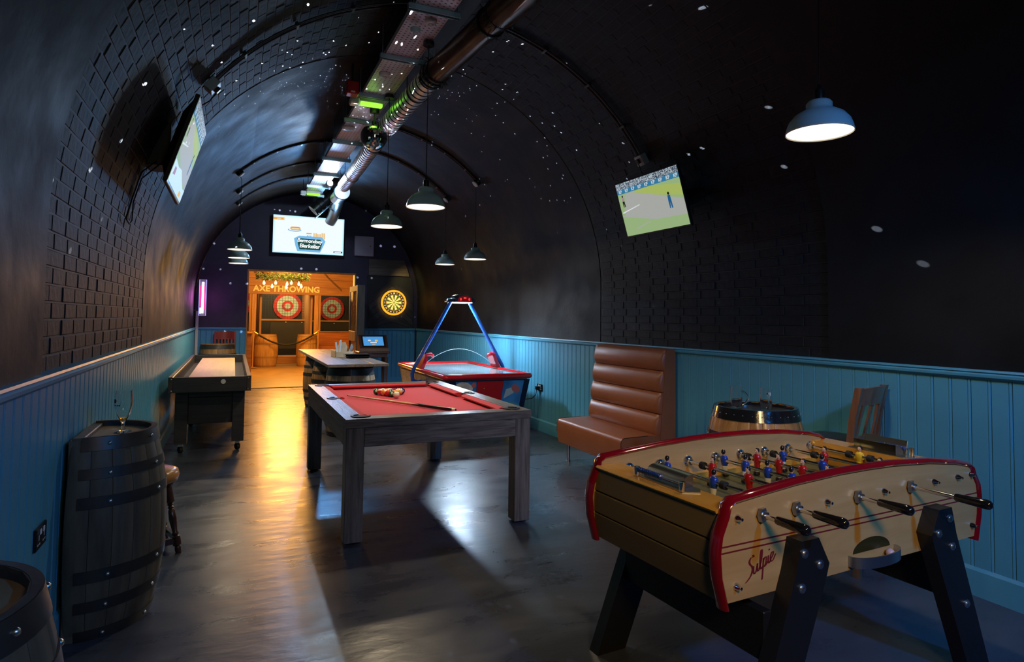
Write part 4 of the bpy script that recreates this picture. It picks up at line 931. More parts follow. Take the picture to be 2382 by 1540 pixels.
# ------------------------------------------------------------------ shuffleboard table
SHD = wood('shuffle_dark', (0.022, 0.022, 0.026), (0.048, 0.047, 0.053), 0, 8, 10, 0.42, 0.4)
SHDY = wood('shuffle_dark_long', (0.045, 0.032, 0.030), (0.095, 0.070, 0.060), 1, 8, 10, 0.3, 0.3)
MAPLE = wood('maple_lane', (0.60, 0.36, 0.16), (0.72, 0.46, 0.22), 1, 4, 12, 0.42, 0.03)
sb = thing('shuffleboard_table', 'long dark shuffleboard table with a pale maple lane along the left wall', 'shuffleboard table', (-0.20, 7.20, 0))
sl_, sw = 4.0, 0.39
for sx in (-1, 1): MB().bbox(sx*(sw-0.022)-0.022, sx*(sw-0.022)+0.022, 0, sl_, 0.66, 0.82, 0.003).build('side_rail', SHDY, sb, None)
for y in (0.0, sl_-0.04): MB().bbox(-sw+0.0441, sw-0.0441, y, y+0.04, 0.66, 0.815, 0.003).build('end_rail', SHD, sb, None)
MB().box(-sw+0.045, sw-0.045, 0.04, sl_-0.04, 0.67, 0.69).build('gutter', mat('gutter_felt', (0.030, 0.026, 0.026), 0.8), sb, None)
MB().bbox(-0.235, 0.235, 0.16, sl_-0.16, 0.69, 0.775, 0.004).build('lane', MAPLE, sb, None)
MB().lathe([(0, 0), (0.024, 0), (0.024, 0.004), (0, 0.005)], 18).build('score_disc', WHITEPL, sb, 40, (0.12, -0.001, 0.765), (PI/2, 0, 0))
for (x, z) in ((-sw+0.03, 0.80), (-sw+0.03, 0.68), (sw-0.03, 0.80), (sw-0.03, 0.68)): MB().sphere((0,0,0), 0.007, 8, 6).build('screw', BOLT, sb, 50, (x, -0.001, z))
for y in (0.26, 2.0, sl_-0.30):
    for sx in (-1, 1):
        lg = MB().bbox(sx*0.275-0.06, sx*0.275+0.06, y-0.06, y+0.06, 0.10, 0.665, 0.004).build('leg', SHD, sb, None)
        MB().lathe([(0, -0.016), (0.034, -0.016), (0.036, 0), (0.034, 0.016), (0, 0.016)], 18).build('caster', RUBBER, lg, 40, (sx*0.275, y, 0.036), (0, PI/2, 0.5))
        MB().bbox(sx*0.275-0.022, sx*0.275+0.022, y-0.03, y+0.03, 0.07, 0.10, 0.002).build('caster_fork', STEEL, lg, None)
    MB().bbox(-0.215, 0.215, y-0.02, y+0.02, 0.30, 0.58, 0.004).build('cross_panel', SHD, sb, None)
    MB().bbox(-0.215, 0.215, y-0.035, y+0.035, 0.585, 0.665, 0.004).build('cross_rail', SHD, sb, None)
barrel('oak_barrel', 'dark oak barrel standing behind the shuffleboard table at the far end', (-0.25, 12.55, 0), 0.93, 0.28, 0.335, OAK, HEADK, HOOP, HR, 20)

# ------------------------------------------------------------------ long table on barrels
GREYPL = wood('weathered_plank', (0.13, 0.105, 0.090), (0.26, 0.215, 0.185), 1, 6, 10, 0.42, 0.3, rand=0.12)
ltb = thing('barrel_plank_table', 'long plank table resting on oak barrels beyond the pool table', 'table', (1.37, 9.25, 0))
for i, (x0, x1) in enumerate(((-0.36, -0.05), (-0.046, 0.17), (0.174, 0.36))):
    MB().bbox(x0, x1, -1.78+0.006*i, 1.78, 0.865, 0.90, 0.004).build('plank', GREYPL, ltb, None)
for yy in (-1.2, 1.2): MB().bbox(-0.30, 0.30, yy-0.04, yy+0.04, 0.825, 0.8645, 0.004).build('batten', SHD, ltb, None)
HT = [(0.0, 0.07), (0.16, 0.215), (0.31, 0.36), (0.62, 0.68), (0.77, 0.82), (0.90, 1.0)]
for i, (x, y) in enumerate(((1.36, 7.98), (1.37, 9.42), (1.37, 10.55))):
    barrel('oak_barrel', ['pale oak barrel under the near end of the plank table', 'oak barrel under the middle of the plank table', 'oak barrel under the far end of the plank table'][i], (x, y, 0), 0.824, 0.272, 0.325, wood('pale_oak', (0.28, 0.17, 0.085), (0.52, 0.36, 0.20), 2, 8, 9, 0.5, 0.3, rand=0.3) if i == 0 else OAK, HEADK, HOOP, HT, 22, None, False, 0.3*i, None, 'barrels under the plank table')
# caddy with cutlery and a stack of black trays
PLY = wood('plywood_caddy', (0.50, 0.35, 0.20), (0.64, 0.48, 0.30), 0, 5, 6, 0.5, 0.05)
cdy = thing('cutlery_caddy', 'wooden cutlery caddy with a peaked handle on the plank table', 'caddy', (1.40, 8.92, 0.90), 0.28)
hp = [(-0.13, 0), (0.13, 0), (0.13, 0.075), (0.09, 0.10), (0.055, 0.17), (0.045, 0.20), (-0.045, 0.20), (-0.055, 0.17), (-0.09, 0.10), (-0.13, 0.075)]
MB().prism(hp, -0.006, 0.006, 1).build('centre_panel', PLY, cdy, None)
for y in (-0.075, 0.075): MB().bbox(-0.13, 0.13, y-0.005, y+0.005, 0, 0.075, 0.001).build('side', PLY, cdy, None)
for x in (-0.13, 0.13): MB().bbox(x-0.005, x+0.005, -0.07, 0.07, 0, 0.085, 0.001).build('end', PLY, cdy, None)
MB().box(-0.125, 0.125, -0.07, 0.07, 0, 0.006).build('base', PLY, cdy, None)
for i, (x, y, tl, h_) in enumerate(((-0.09, -0.035, -0.12, 0.20), (-0.06, -0.045, 0.05, 0.23), (-0.045, 0.03, 0.1, 0.21), (0.10, 0.035, 0.35, 0.17), (0.085, -0.04, 0.3, 0.15))):
    o = tag(MB().bbox(-0.010, 0.010, -0.002, 0.002, 0, h_, 0.001).bbox(-0.014, 0.014, -0.003, 0.003, h_*0.62, h_, 0.001).build('cutlery', STEEL if i > 2 else WHITEPL, None, None, cdy.matrix_basis @ Vector((x, y, 0.008)), (0, tl, 0.28)), ['white handled knife leaning left in the wooden caddy', 'white menu card upright in the wooden caddy', 'white handled knife behind the caddy handle', 'steel spatula leaning right out of the caddy', 'short steel knife at the right of the caddy'][i], 'cutlery', 'cutlery in the wooden caddy')
for k in range(2):
    x0, y0 = 1.555, 8.60
    tr_ = MB(); V = []
    for (w_, d_, z) in ((0.125, 0.085, 0.0), (0.145, 0.10, 0.022), (0.165, 0.115, 0.024), (0.165, 0.115, 0.028), (0.138, 0.094, 0.026), (0.12, 0.08, 0.004)): V += [(-w_, -d_, z), (w_, -d_, z), (w_, d_, z), (-w_, d_, z)]
    tr_.add(V, [(0,3,2,1), (20,21,22,23)]+[(4*j+i, 4*j+(i+1) % 4, 4*j+4+(i+1) % 4, 4*j+4+i) for j in range(5) for i in range(4)])
    tag(tr_.build('serving_tray', BLACKPL, None, None, (x0, y0+0.01*k, 0.9005+0.0245*k), (0, 0, 0.15+0.06*k)), ['lower black serving tray of the pair on the plank table', 'upper black serving tray of the pair on the plank table'][k], 'tray', 'black trays on the plank table')

# ------------------------------------------------------------------ touch screen kiosk
KW = wood('kiosk_wood', (0.060, 0.022, 0.014), (0.12, 0.045, 0.028), 0, 7, 9, 0.35, 0.2)
ks = thing('screen_kiosk', 'dark wooden kiosk with a small tilted touch screen by the dartboard', 'kiosk', (2.49, 12.2, 0))
MB().bbox(-0.30, 0.30, -0.20, 0.20, 0.755, 0.795, 0.008).build('table_top', KW, ks, None)
MB().bbox(-0.26, 0.26, -0.16, 0.16, 0.68, 0.754, 0.004).build('apron', KW, ks, None)
for sx in (-1, 1):
    for sy in (-1, 1): MB().lathe([(0, 0), (0.022, 0), (0.030, 0.06), (0.022, 0.12), (0.030, 0.45), (0.024, 0.52), (0.034, 0.54), (0.024, 0.56), (0.034, 0.58), (0.034, 0.68), (0, 0.68)], 14).build('leg', KW, ks, 40, (sx*0.24, sy*0.14, 0))
MB().prism([(-0.18, 0.796), (0.14, 0.796), (0.14, 1.09), (0.06, 1.11), (-0.16, 0.86)], -0.275, 0.275, 0).build('housing', KW, ks, None)
# screen lies on the sloping front face
p0, p1 = Vector((0, -0.16, 0.86)), Vector((0, 0.06, 1.11)); nrm = Vector((0, -(p1.z-p0.z), p1.y-p0.y)).normalized(); tl = math.atan2((p1-p0).z, (p1-p0).y)
scr = bpy.data.objects.new('screen', MB().bbox(-0.225, 0.225, 0.035, 0.300, 0.001, 0.008, 0.001).mesh('screen', BLACKPL, None)); COL.objects.link(scr); scr.parent = ks; scr.location = p0; scr.rotation_euler = (tl, 0, 0)
SB = emis('screen_blue', (0.10, 0.42, 0.95), 0.75); SW_ = emis('screen_white', (0.75, 0.85, 0.95), 0.9); SO = emis('screen_orange', (0.95, 0.60, 0.15), 0.8); SD = emis('screen_dark', (0.03, 0.10, 0.16), 0.5)
mb = MB(); rects(mb, [(0, R4(-0.195, 0.195, 0.055, 0.28)), (3, R4(-0.075, 0.075, 0.115, 0.150)), (1, R4(-0.065, 0.065, 0.120, 0.145)), (1, disc(-0.075, 0.185, 0.018, 12, 1.6)), (2, R4(-0.09, -0.06, 0.182, 0.19)), (2, R4(0.03, 0.085, 0.155, 0.20)), (2, R4(-0.035, 0.03, 0.075, 0.088)), (3, R4(-0.18, -0.13, 0.262, 0.268))], 0.0085)
o = mb.build('screen_picture', [SB, SW_, SO, SD], scr, None)
MB().bbox(-0.24, 0.24, -0.17, -0.155, 0.70, 0.74, 0.002).build('front_rail', KW, ks, None)

# ------------------------------------------------------------------ television sets
def tv(label, bl_, br_, tl_, w_back=0.05, pic='cricket', overlay=False, power=1.0):
    """corners: bottom-left, bottom-right, top-left seen by the viewer"""
    A, B_, D = Vector(bl_), Vector(br_), Vector(tl_)
    ux = (B_-A); wid = ux.length; ux.normalize(); uy = D-A; uy -= ux*uy.dot(ux); hgt = uy.length; uy.normalize(); uz = ux.cross(uy)
    m4 = Matrix((ux, uy, uz)).transposed().to_4x4(); m4.translation = A
    t = thing('television', label, 'television', (0,0,0)); t.matrix_world = m4
    MB().bbox(0, wid, 0, hgt, -0.028, 0.0, 0.004).build('case', BLACKPL, t, None)
    V = []
    for (i0, z) in ((0.03, -0.028), (0.12, -0.028-w_back)): V += [(i0, i0, z), (wid-i0, i0, z), (wid-i0, hgt-i0, z), (i0, hgt-i0, z)]
    MB().add(V, [(0,1,2,3), (4,7,6,5)]+[(i, (i+1) % 4, 4+(i+1) % 4, 4+i) for i in range(4)]).build('back_cover', BLACKPL, t, None)
    MB().bbox(wid/2-0.2, wid/2+0.2, hgt/2-0.12, hgt/2+0.12, -0.165, -0.028-w_back, 0.004).build('wall_mount', BLACKMET, t, None) if pic == 'logo' else None
    e = 0.012; x0, x1, y0, y1 = e, wid-e, e+0.006, hgt-e
    return t, (x0, x1, y0, y1), wid, hgt
def crowd_mat():
    m, t, b = nodes_of('screen_crowd'); N, L = t.nodes, t.links
    tc = N.new('ShaderNodeTexCoord'); n = N.new('ShaderNodeTexVoronoi'); n.inputs['Scale'].default_value = 130; L.new(tc.outputs['Object'], n.inputs['Vector'])
    bw_ = N.new('ShaderNodeSeparateColor'); L.new(n.outputs['Color'], bw_.inputs[0])
    cr = N.new('ShaderNodeValToRGB'); e = cr.color_ramp.elements; e[0].color = (0.02, 0.04, 0.07, 1); e[1].color = (0.55, 0.65, 0.72, 1); e[0].position = 0.25; e[1].position = 0.8
    L.new(bw_.outputs[0], cr.inputs[0]); L.new(cr.outputs[0], b.inputs['Emission Color']); b.inputs['Emission Strength'].default_value = 0.75; b.inputs['Base Color'].default_value = (0,0,0,1)
    return m
CROWD = crowd_mat()
SG = emis('screen_green', (0.40, 0.58, 0.27), 0.72); SY = emis('screen_lime', (0.50, 0.62, 0.16), 0.72); SP = emis('screen_pitch', (0.46, 0.47, 0.44), 0.80); SBL = emis('screen_band', (0.06, 0.30, 0.55), 0.6); SWH = emis('screen_letters', (0.85, 0.90, 0.92), 0.75)
SBLU = emis('screen_kit', (0.02, 0.16, 0.40), 0.6); SPK = emis('screen_pink', (0.60, 0.35, 0.48), 0.6); SBK = emis('screen_black', (0.02, 0.02, 0.02), 0.3); SPL = emis('screen_pale', (0.60, 0.80, 0.92), 0.95)
CM = [CROWD, SBL, SG, SY, SP, SBLU, SPK, SBK, SWH, SPL, SO]
def cricket(t, box, overlay):
    x0, x1, y0, y1 = box; w, h = x1-x0, y1-y0
    def P(L_): return [(x0+w*a, y0+h*b) for a, b in L_]
    L_ = [(2, P(R4(0,1,0,0.80))), (3, P([(0.22,0.80),(1,0.80),(1,0.50),(0.62,0.62)])), (2, P([(0.55,0.80),(1,0.80),(1,0.70),(0.72,0.76)])), (4, P([(0.0,0.74),(0.22,0.80),(0.62,0.62),(1.0,0.44),(1.0,0.18),(0.55,0.20),(0.0,0.38)])), (2, P([(0.0,0.74),(0.12,0.76),(0.05,0.40),(0.0,0.38)])),
          (8, P([(0.02,0.46),(0.33,0.535),(0.33,0.52),(0.02,0.435)])), (4, P([(0.2,0.12),(0.45,0.20),(0.44,0.18),(0.2,0.10)])),
          (1, P(R4(0,1,0.80,0.885))), (0, P(R4(0,1,0.885,1.0)))]
    # two small players on the broadcast
    for (cx_, cy_, s_, k1, k2) in ((0.075, 0.63, 1.0, 6, 7), (0.80, 0.43, 1.25, 5, 7)):
        L_ += [(k1, P([(cx_-0.018*s_, cy_+0.02*s_), (cx_+0.018*s_, cy_+0.02*s_), (cx_+0.015*s_, cy_+0.10*s_), (cx_-0.015*s_, cy_+0.10*s_)])), (k2 if k1 == 6 else 5, P([(cx_-0.016*s_, cy_-0.08*s_), (cx_-0.004*s_, cy_-0.08*s_), (cx_+0.002, cy_+0.03*s_), (cx_-0.018*s_, cy_+0.03*s_)])),
               (k2 if k1 == 6 else 5, P([(cx_+0.008*s_, cy_-0.08*s_), (cx_+0.022*s_, cy_-0.08*s_), (cx_+0.018*s_, cy_+0.03*s_), (cx_-0.002, cy_+0.03*s_)])), (7, P(disc(cx_, cy_+0.125*s_, 0.022*s_, 10, h/w)))]
    if overlay:
        L_ += [(9, P([(0, 0), (0.02,0), (1,0), (1,0.0), (0.72,0.0)])[:3]+P([(0.0, 0.0)]))]
        L_[-1] = (9, P([(0.0, 0.0), (1.0, 0.0), (1.0, 0.17), (0.85, 0.15), (0.65, 0.20), (0.45, 0.27), (0.25, 0.24), (0.0, 0.26)]))
        L_ += [(10, P([(0.70, 0.02), (0.86, 0.03), (0.84, 0.09), (0.72, 0.09)])), (6, P([(0.08, 0.10), (0.20, 0.12), (0.19, 0.20), (0.10, 0.20)]))]
    mb = rects(MB(), L_, 0.0006, 0.00012); o = mb.build('screen', CM, t, None)
    for i in range(9):
        text('advert_lettering', 'KP', h*0.085, SWH, o, (x0+w*(0.06+0.112*i), y0+h*0.842, 0.0028), (0,0,0), offset=h*0.002)
    return o
# right hand set, tilted down off the vault
t, box, *_ = tv('tilted television showing cricket on the right wall', (3.440, 4.985, 2.248), (3.440, 4.065, 2.248), (3.285, 4.985, 2.757))
cricket(t, box, False)
# left hand set on its bracket
t, box, *_ = tv('tilted television showing cricket seen edge-on on the left wall', (-0.425, 4.58, 2.325), (-0.425, 5.54, 2.325), (-0.245, 4.58, 2.925))
cricket(t, box, True)
mb = MB(); mb.bbox(-0.60, -0.44, 4.92, 5.18, 2.50, 2.80, 0.005); mb.tube([(-0.48, 4.98, 2.66), (-0.40, 5.0, 2.66)], 0.02, 8); mb.tube([(-0.48, 5.12, 2.66), (-0.40, 5.10, 2.66)], 0.02, 8)
tag(mb.build('wall_bracket', BLACKMET, None, 30), 'black bracket holding the left television off the brick wall', 'bracket')
mb = MB(); mb.bbox(3.44, 3.60, 4.42, 4.64, 2.44, 2.62, 0.005)
tag(mb.build('wall_bracket', BLACKMET, None, 30), 'black bracket holding the right television off the brick wall', 'bracket')
tag(MB().tube([(-0.50, 4.90, 2.50), (-0.60, 4.86, 2.38), (-0.645, 4.88, 2.22), (-0.66, 4.96, 2.10), (-0.655, 4.82, 2.06), (-0.66, 4.70, 2.08), (-0.64, 4.80, 2.24), (-0.60, 4.84, 2.42), (-0.52, 4.90, 2.52)], 0.005, 6).build('loose_cable', CORD, None, 50), 'loose black cable drooping under the left television', 'cable')
# big set on the end wall
t, (x0, x1, y0, y1), wid, hgt = tv('large television with a white logo screen above the doorway', (0.655, 13.27, 2.715), (2.065, 13.27, 2.715), (0.655, 13.24, 3.50), pic='logo')
E1 = emis('bier_white', (0.42, 0.74, 1.0), 1.3); E2 = emis('bier_paper', (0.80, 0.88, 0.96), 1.12); E3 = emis('bier_green', (0.02, 0.10, 0.09), 0.7); E4 = emis('bier_orange', (0.95, 0.45, 0.08), 0.9); E5 = emis('bier_cream', (0.95, 0.78, 0.50), 0.9); E6 = emis('bier_sky', (0.22, 0.55, 0.90), 0.9); E7 = emis('bier_red', (0.95, 0.28, 0.06), 0.9)
E8 = emis('bier_letters', (1.0, 1.0, 1.0), 1.3)
w, h = x1-x0, y1-y0
def P(L_): return [(x0+w*a, y0+h*b) for a, b in L_]
def halo(cx_, cy_, a, b, n=24): return [(cx_+a*math.copysign(abs(math.cos(2*PI*i/n))**0.5, math.cos(2*PI*i/n)), cy_+b*math.copysign(abs(math.sin(2*PI*i/n))**0.5, math.sin(2*PI*i/n))) for i in range(n)]
L_ = [(0, P(R4(0,1,0,1))), (1, P(R4(0.02,0.98,0.03,0.97))), (4, P(R4(0,0.155,0.865,0.945))), (3, P(R4(0,0.14,0.88,0.93))), (4, P(R4(0.05,0.105,0.893,0.917))), (2, P(R4(0.855,0.985,0.06,0.105))), (1, P(R4(0.868,0.965,0.07,0.095))),
      (5, P(disc(0.295, 0.625, 0.045, 18, 2.1))), (1, P(disc(0.295, 0.635, 0.035, 18, 2.3))), (3, P(halo(0.305, 0.665, 0.07, 0.045))), (4, P(halo(0.305, 0.66, 0.055, 0.02))), (6, P(R4(0.25, 0.36, 0.685, 0.70)))]
for (a, dy) in ((0.585, 0.0), (0.64, -0.02), (0.70, 0.01)):
    L_ += [(4, P(R4(a-0.025, a+0.025, 0.40+dy, 0.585+dy))), (3, P(R4(a-0.022, a-0.014, 0.41+dy, 0.575+dy))), (3, P(R4(a+0.014, a+0.022, 0.41+dy, 0.575+dy))), (1, P(halo(a, 0.60+dy, 0.028, 0.03)))]
L_ += [(3, P(R4(0.46, 0.535, 0.535, 0.565))), (5, P(R4(0.468, 0.53, 0.465, 0.50))),
       (5, P([(0.31, 0.21), (0.29, 0.40), (0.36, 0.475), (0.68, 0.47), (0.735, 0.36), (0.70, 0.20), (0.66, 0.05), (0.34, 0.06)])), (2, P([(0.345, 0.255), (0.335, 0.41), (0.66, 0.40), (0.69, 0.30), (0.66, 0.11), (0.37, 0.11)]))]
o = rects(MB(), L_, 0.0006, 0.00012).build('screen', [E1, E2, E3, E4, E5, E6, E7], t, None)
text('lettering', 'THE', 0.028, E8, o, (x0+w*0.5, y0+h*0.483, 0.005), (0,0,0))
for (bd_, yy, xx, sz, rz) in (('Bermondsey', 0.345, 0.512, 0.104, -0.03), ('Bierkeller', 0.205, 0.512, 0.112, -0.03)):
    text('lettering', bd_, sz, E8, o, (x0+w*xx, y0+h*yy, 0.0065), (0, 0, rz), offset=0.0016, spacing=0.92, shear=0.08)

# ------------------------------------------------------------------ fittings on the end wall
cb_ = thing('electrical_cabinet', 'pale lilac metal cabinet on the end wall beside the television', 'cabinet', (2.50, 13.45, 2.97))
LIL = mat('lilac_grey_metal', (0.42, 0.37, 0.50), 0.45)
MB().bbox(-0.20, 0.20, -0.10, -0.001, -0.21, 0.21, 0.004).build('body', LIL, cb_, None); dr = MB().bbox(-0.197, 0.197, -0.106, -0.1005, -0.207, 0.207, 0.002).build('door', LIL, cb_, None)
MB().lathe([(0.010, 0), (0.009, 0.008), (0, 0.008)], 12).build('lock', BLACKPL, dr, 40, (0.13, -0.106, 0.0), (PI/2, 0, 0))
dp = thing('dart_backing', 'dark chevron timber backing panel behind the dartboard', 'panel', (0, 13.45, 0))
def archx(z, r=2.13): return VX+math.sqrt(max(0, r*r-max(0, z-VZ)**2))
GB = wood('grey_barnwood', (0.075, 0.055, 0.050), (0.15, 0.115, 0.105), 0, 5, 9, 0.6, 0.3, rand=0.12)
for i in range(2):
    z0, z1 = 2.36+0.175*i, 2.36+0.175*(i+1)-0.004
    MB().prism([(2.62, z0), (archx(z0)-0.06, z0), (archx(z1)-0.06, z1), (2.62, z1)], -0.045, -0.012, 1).build('plank', GB, dp, None)
CHV = [mat('chevron_a', (0.020, 0.021, 0.028), 0.6, var=0.2), mat('chevron_b', (0.030, 0.030, 0.040), 0.6, var=0.2)]
panel_ = [(2.60, 1.215), (archx(1.3)-0.02, 1.215), (archx(1.8)-0.02, 1.8), (archx(2.1)-0.02, 2.1), (archx(2.35)-0.02, 2.35), (2.60, 2.35)]
MB().prism(panel_, -0.012, -0.001, 1).build('backboard', CHV[0], dp, None)
for i in range(7):
    for sg in (-1, 1):
        zb = 1.20+0.16*i
        a_ = (3.14, zb+0.10); 
        V = [(3.14, zb), (3.14, zb+0.145), (3.14+sg*0.50, zb+0.145-0.42), (3.14+sg*0.50, zb-0.42)]
        V = [(min(max(x, 2.62), 3.60), max(1.22, min(2.34, z))) for x, z in V]
        if V[0][1] == V[1][1]: continue
        MB().prism(V, -0.022-0.003*(i % 2), -0.012, 1).build('chevron_board', CHV[i % 2], dp, None)
db = thing('dartboard', 'round dartboard with an orange light ring on the dark panel', 'dartboard', (3.172, 13.415, 1.778), 0, None, (PI/2, 0, 0))
ORNG = emis('ring_orange', (1.0, 0.36, 0.02), 1.5)
MB().lathe([(0.235, 0.0), (0.278, 0.0), (0.276, 0.03), (0.238, 0.03)], 48).build('light_ring', ORNG, db, 40)
DBK = mat('dart_black', (0.014, 0.013, 0.010), 0.7); DCR = mat('dart_sisal', (0.62, 0.50, 0.26), 0.8); DGR = mat('dart_green', (0.03, 0.16, 0.05), 0.7); DRD = mat('dart_orange', (0.45, 0.10, 0.02), 0.7)
MB().lathe([(0, 0.0), (0.236, 0.0), (0.236, 0.030), (0, 0.030)], 48).build('board', DBK, db, 40)
mb = MB()
def seg(r0, r1_, i, mi, z=0.0305):
    mb.cur = mi; a0 = 2*PI*(i-0.5)/20; a1 = 2*PI*(i+0.5)/20
    mb.add([(r0*math.cos(a0), r0*math.sin(a0), z), (r1_*math.cos(a0), r1_*math.sin(a0), z), (r1_*math.cos((a0+a1)/2), r1_*math.sin((a0+a1)/2), z), (r1_*math.cos(a1), r1_*math.sin(a1), z), (r0*math.cos(a1), r0*math.sin(a1), z)], [(0,1,2,3,4)])
for i in range(20):
    d_ = i % 2
    seg(0.018, 0.100, i, 0 if d_ else 1); seg(0.100, 0.110, i, 2 if d_ else 3); seg(0.110, 0.160, i, 0 if d_ else 1); seg(0.160, 0.172, i, 2 if d_ else 3)
mb.cur = 2; mb.lathe([(0.008, 0.0305), (0.018, 0.0305)], 16); mb.cur = 0; mb.lathe([(0, 0.0305), (0.008, 0.0305)], 12)
mb.build('scoring_face', [DBK, DCR, DGR, DRD], db, None)
NUMM = mat('dart_numbers', (0.8, 0.78, 0.70), 0.4)
for i, nm in enumerate([6, 13, 4, 18, 1, 20, 5, 12, 9, 14, 11, 8, 16, 7, 19, 3, 17, 2, 15, 10]):
    a = 2*PI*i/20; text('number', str(nm), 0.040, NUMM, db, (0.205*math.cos(a), 0.205*math.sin(a), 0.031), (0, 0, a-PI/2), offset=0.0012)
light('dart_ring_glow', 'SPOT', (3.172, 13.0, 1.778), 26, (1.0, 0.62, 0.2), (3.172, 13.4, 1.778), 0.1, 1.3, 0.6)
light('dart_wash', 'SPOT', (3.05, 12.9, 2.6), 16, (1.0, 0.78, 0.25), (3.75, 13.4, 1.9), 0.08, 1.5, 0.8)

# vertical neon tube sign sticking out from the left wall
ne = thing('neon_sign', 'upright pink and blue neon tube sign on the left wall', 'sign', (-0.54, 12.95, 1.78))
MB().bbox(-0.062, 0.062, 0.012, 0.045, -0.345, 0.345, 0.006).build('backplate', mat('neon_case', (0.25, 0.24, 0.30), 0.3), ne, None)
for i, (x, c_, s_, z0, z1, r_) in enumerate(((0.0, (1.0, 0.75, 0.92), 5.0, -0.29, 0.29, 0.017), (-0.034, (1.0, 0.03, 0.20), 2.2, -0.16, 0.22, 0.013), (0.030, (1.0, 0.04, 0.22), 2.0, -0.22, 0.22, 0.010), (-0.036, (0.35, 0.55, 1.0), 3.0, -0.30, -0.19, 0.012))):
    MB().cyl((x, 0.0, z0), (x, 0.0, z1), r_, 12).build('neon_tube', emis('neon_%d' % i, c_, s_), ne, 50)
fr = [(-0.058, -0.02, -0.335), (0.058, -0.02, -0.335), (0.058, -0.02, 0.335), (-0.058, -0.02, 0.335)]
MB().tube(fr, 0.006, 8, True).build('outer_tube', emis('neon_outer', (0.45, 0.40, 0.95), 1.1), ne, 50)
mb = MB(); mb.bbox(-0.14, -0.062, 0.015, 0.04, 0.22, 0.25, 0.003); mb.bbox(-0.14, -0.062, 0.015, 0.04, -0.25, -0.22, 0.003); mb.build('arm', BLACKMET, ne, None)
light('neon_glow', 'POINT', (-0.46, 12.85, 1.78), 5.5, (0.95, 0.15, 0.85), None, 0.15)

# door leaf folded open against the right jamb
dl = thing('open_door_leaf', 'open wooden door leaf with a barred window at the right of the doorway', 'door', (2.36, 13.30, 0))
LW = wood('door_leaf_wood', (0.16, 0.085, 0.045), (0.30, 0.17, 0.09), 2, 6, 9, 0.55, 0.25); LG = wood('door_leaf_grey', (0.075, 0.062, 0.055), (0.15, 0.125, 0.11), 2, 6, 9, 0.6, 0.3)
for (y0, y1) in ((-0.90, -0.78), (-0.06, 0.0)): MB().bbox(-0.15, 0.0, y0, y1, 0.0, 2.09, 0.004).build('stile', LG if y0 < -0.5 else LW, dl, None)
MB().bbox(-0.15, 0.0, -0.78, -0.06, 1.97, 2.085, 0.004).build('top_rail', LG, dl, None)
MB().bbox(-0.165, 0.0, -0.78, -0.06, 0.97, 1.17, 0.004).build('lock_rail', AXWV, dl, None)
MB().bbox(-0.12, -0.03, -0.78, -0.06, 0.0, 0.97, 0.004).build('lower_panel', AXWV, dl, None)
MB().bbox(-0.08, -0.06, -0.78, -0.06, 1.17, 1.97, 0.002).build('backing', mat('leaf_dark', (0.02, 0.014, 0.01), 0.4), dl, None)
for i in range(6):
    y = -0.70+0.11*i; MB().cyl((-0.12, y, 1.17), (-0.12, y, 1.97), 0.009, 8).build('bar', BRASS, dl, 50)
for y in (-0.30, -0.16): MB().prism([(y-0.055, 1.97), (y+0.055, 1.97), (y+0.045, 1.82), (y, 1.76), (y-0.045, 1.82)], -0.14, -0.13, 0).build('pennant', mat('pennant_amber', (0.75, 0.45, 0.10), 0.5), dl, None)

# ------------------------------------------------------------------ axe throwing room
AXC = mat('axe_cream', (0.92, 0.78, 0.42), 0.5)
struct(MB().box(-3.0, 7.5, 13.61, 24.0, -0.1, 0.0).build('floor_axe_room', mat('axe_floor', (0.30, 0.17, 0.055), 0.45, var=0.25, vscale=2.5), None, None))
struct(MB().box(-3.0, 7.5, 13.61, 24.0, 3.3, 3.4).build('ceiling_axe_room', mat('axe_ceiling', (0.20, 0.09, 0.03), 0.6), None, None))
struct(MB().box(-3.1, -3.0, 13.61, 24.0, 0.0, 3.3).build('wall_axe_left', AXWV, None, None)); struct(MB().box(7.5, 7.6, 13.61, 24.0, 0.0, 3.3).build('wall_axe_right', AXWV, None, None))
struct(MB().box(-3.0, 7.5, 22.6, 22.7, 0.0, 3.3).build('wall_axe_end', mat('axe_black', (0.030, 0.024, 0.016), 0.6), None, None))
YF = 19.5
fa = thing('fascia', 'plank fascia reading AXE THROWING above the throwing lanes', 'sign board', (0, YF, 0))
for i in range(5):
    z0 = 2.09+0.235*i; MB().bbox(-2.9, 7.4, -0.02, 0.02, z0, z0+0.231, 0.004).build('plank', AXW, fa, None)
text('lettering', 'AXE THROWING', 0.240, AXC, fa, (1.42, -0.024, 2.245), (PI/2, 0.0, 0), extrude=0.003, offset=0.008, spacing=1.0)
# two hanging axes on the fascia
def axe(label, p0, p1, flip=1, hd_=True):
    a = thing('axe', label, 'axe', (0, YF-0.045, 0)); p0, p1 = Vector(p0), Vector(p1)
    d = p1-p0; mid = (p0+p1)/2+Vector((0.04*flip, 0, 0.0))
    MB().tube([(p0.x, 0, p0.y if len(p0) == 2 else p0.z), (mid.x, 0, mid.z), (p1.x, 0, p1.z)], 0.022, 8).build('handle', wood('axe_handle', (0.10, 0.05, 0.02), (0.2, 0.1, 0.04), 2, 6, 8), a, 50)
    if hd_:
        q_ = Matrix.Translation((p0.x, 0, p0.z)) @ Matrix.Rotation(-math.atan2(d.x, -d.z), 4, 'Y')
        MB().prism([(-0.16, -0.10), (-0.15, 0.08), (0.02, 0.05), (0.10, 0.05), (0.10, -0.05), (0.02, -0.05)], -0.016, 0.016, 1, q_).build('blade', BLACKMET, a, None)
axe('dark axe hung at the left of the plank fascia', (0.60, 0, 2.86), (0.88, 0, 2.50))
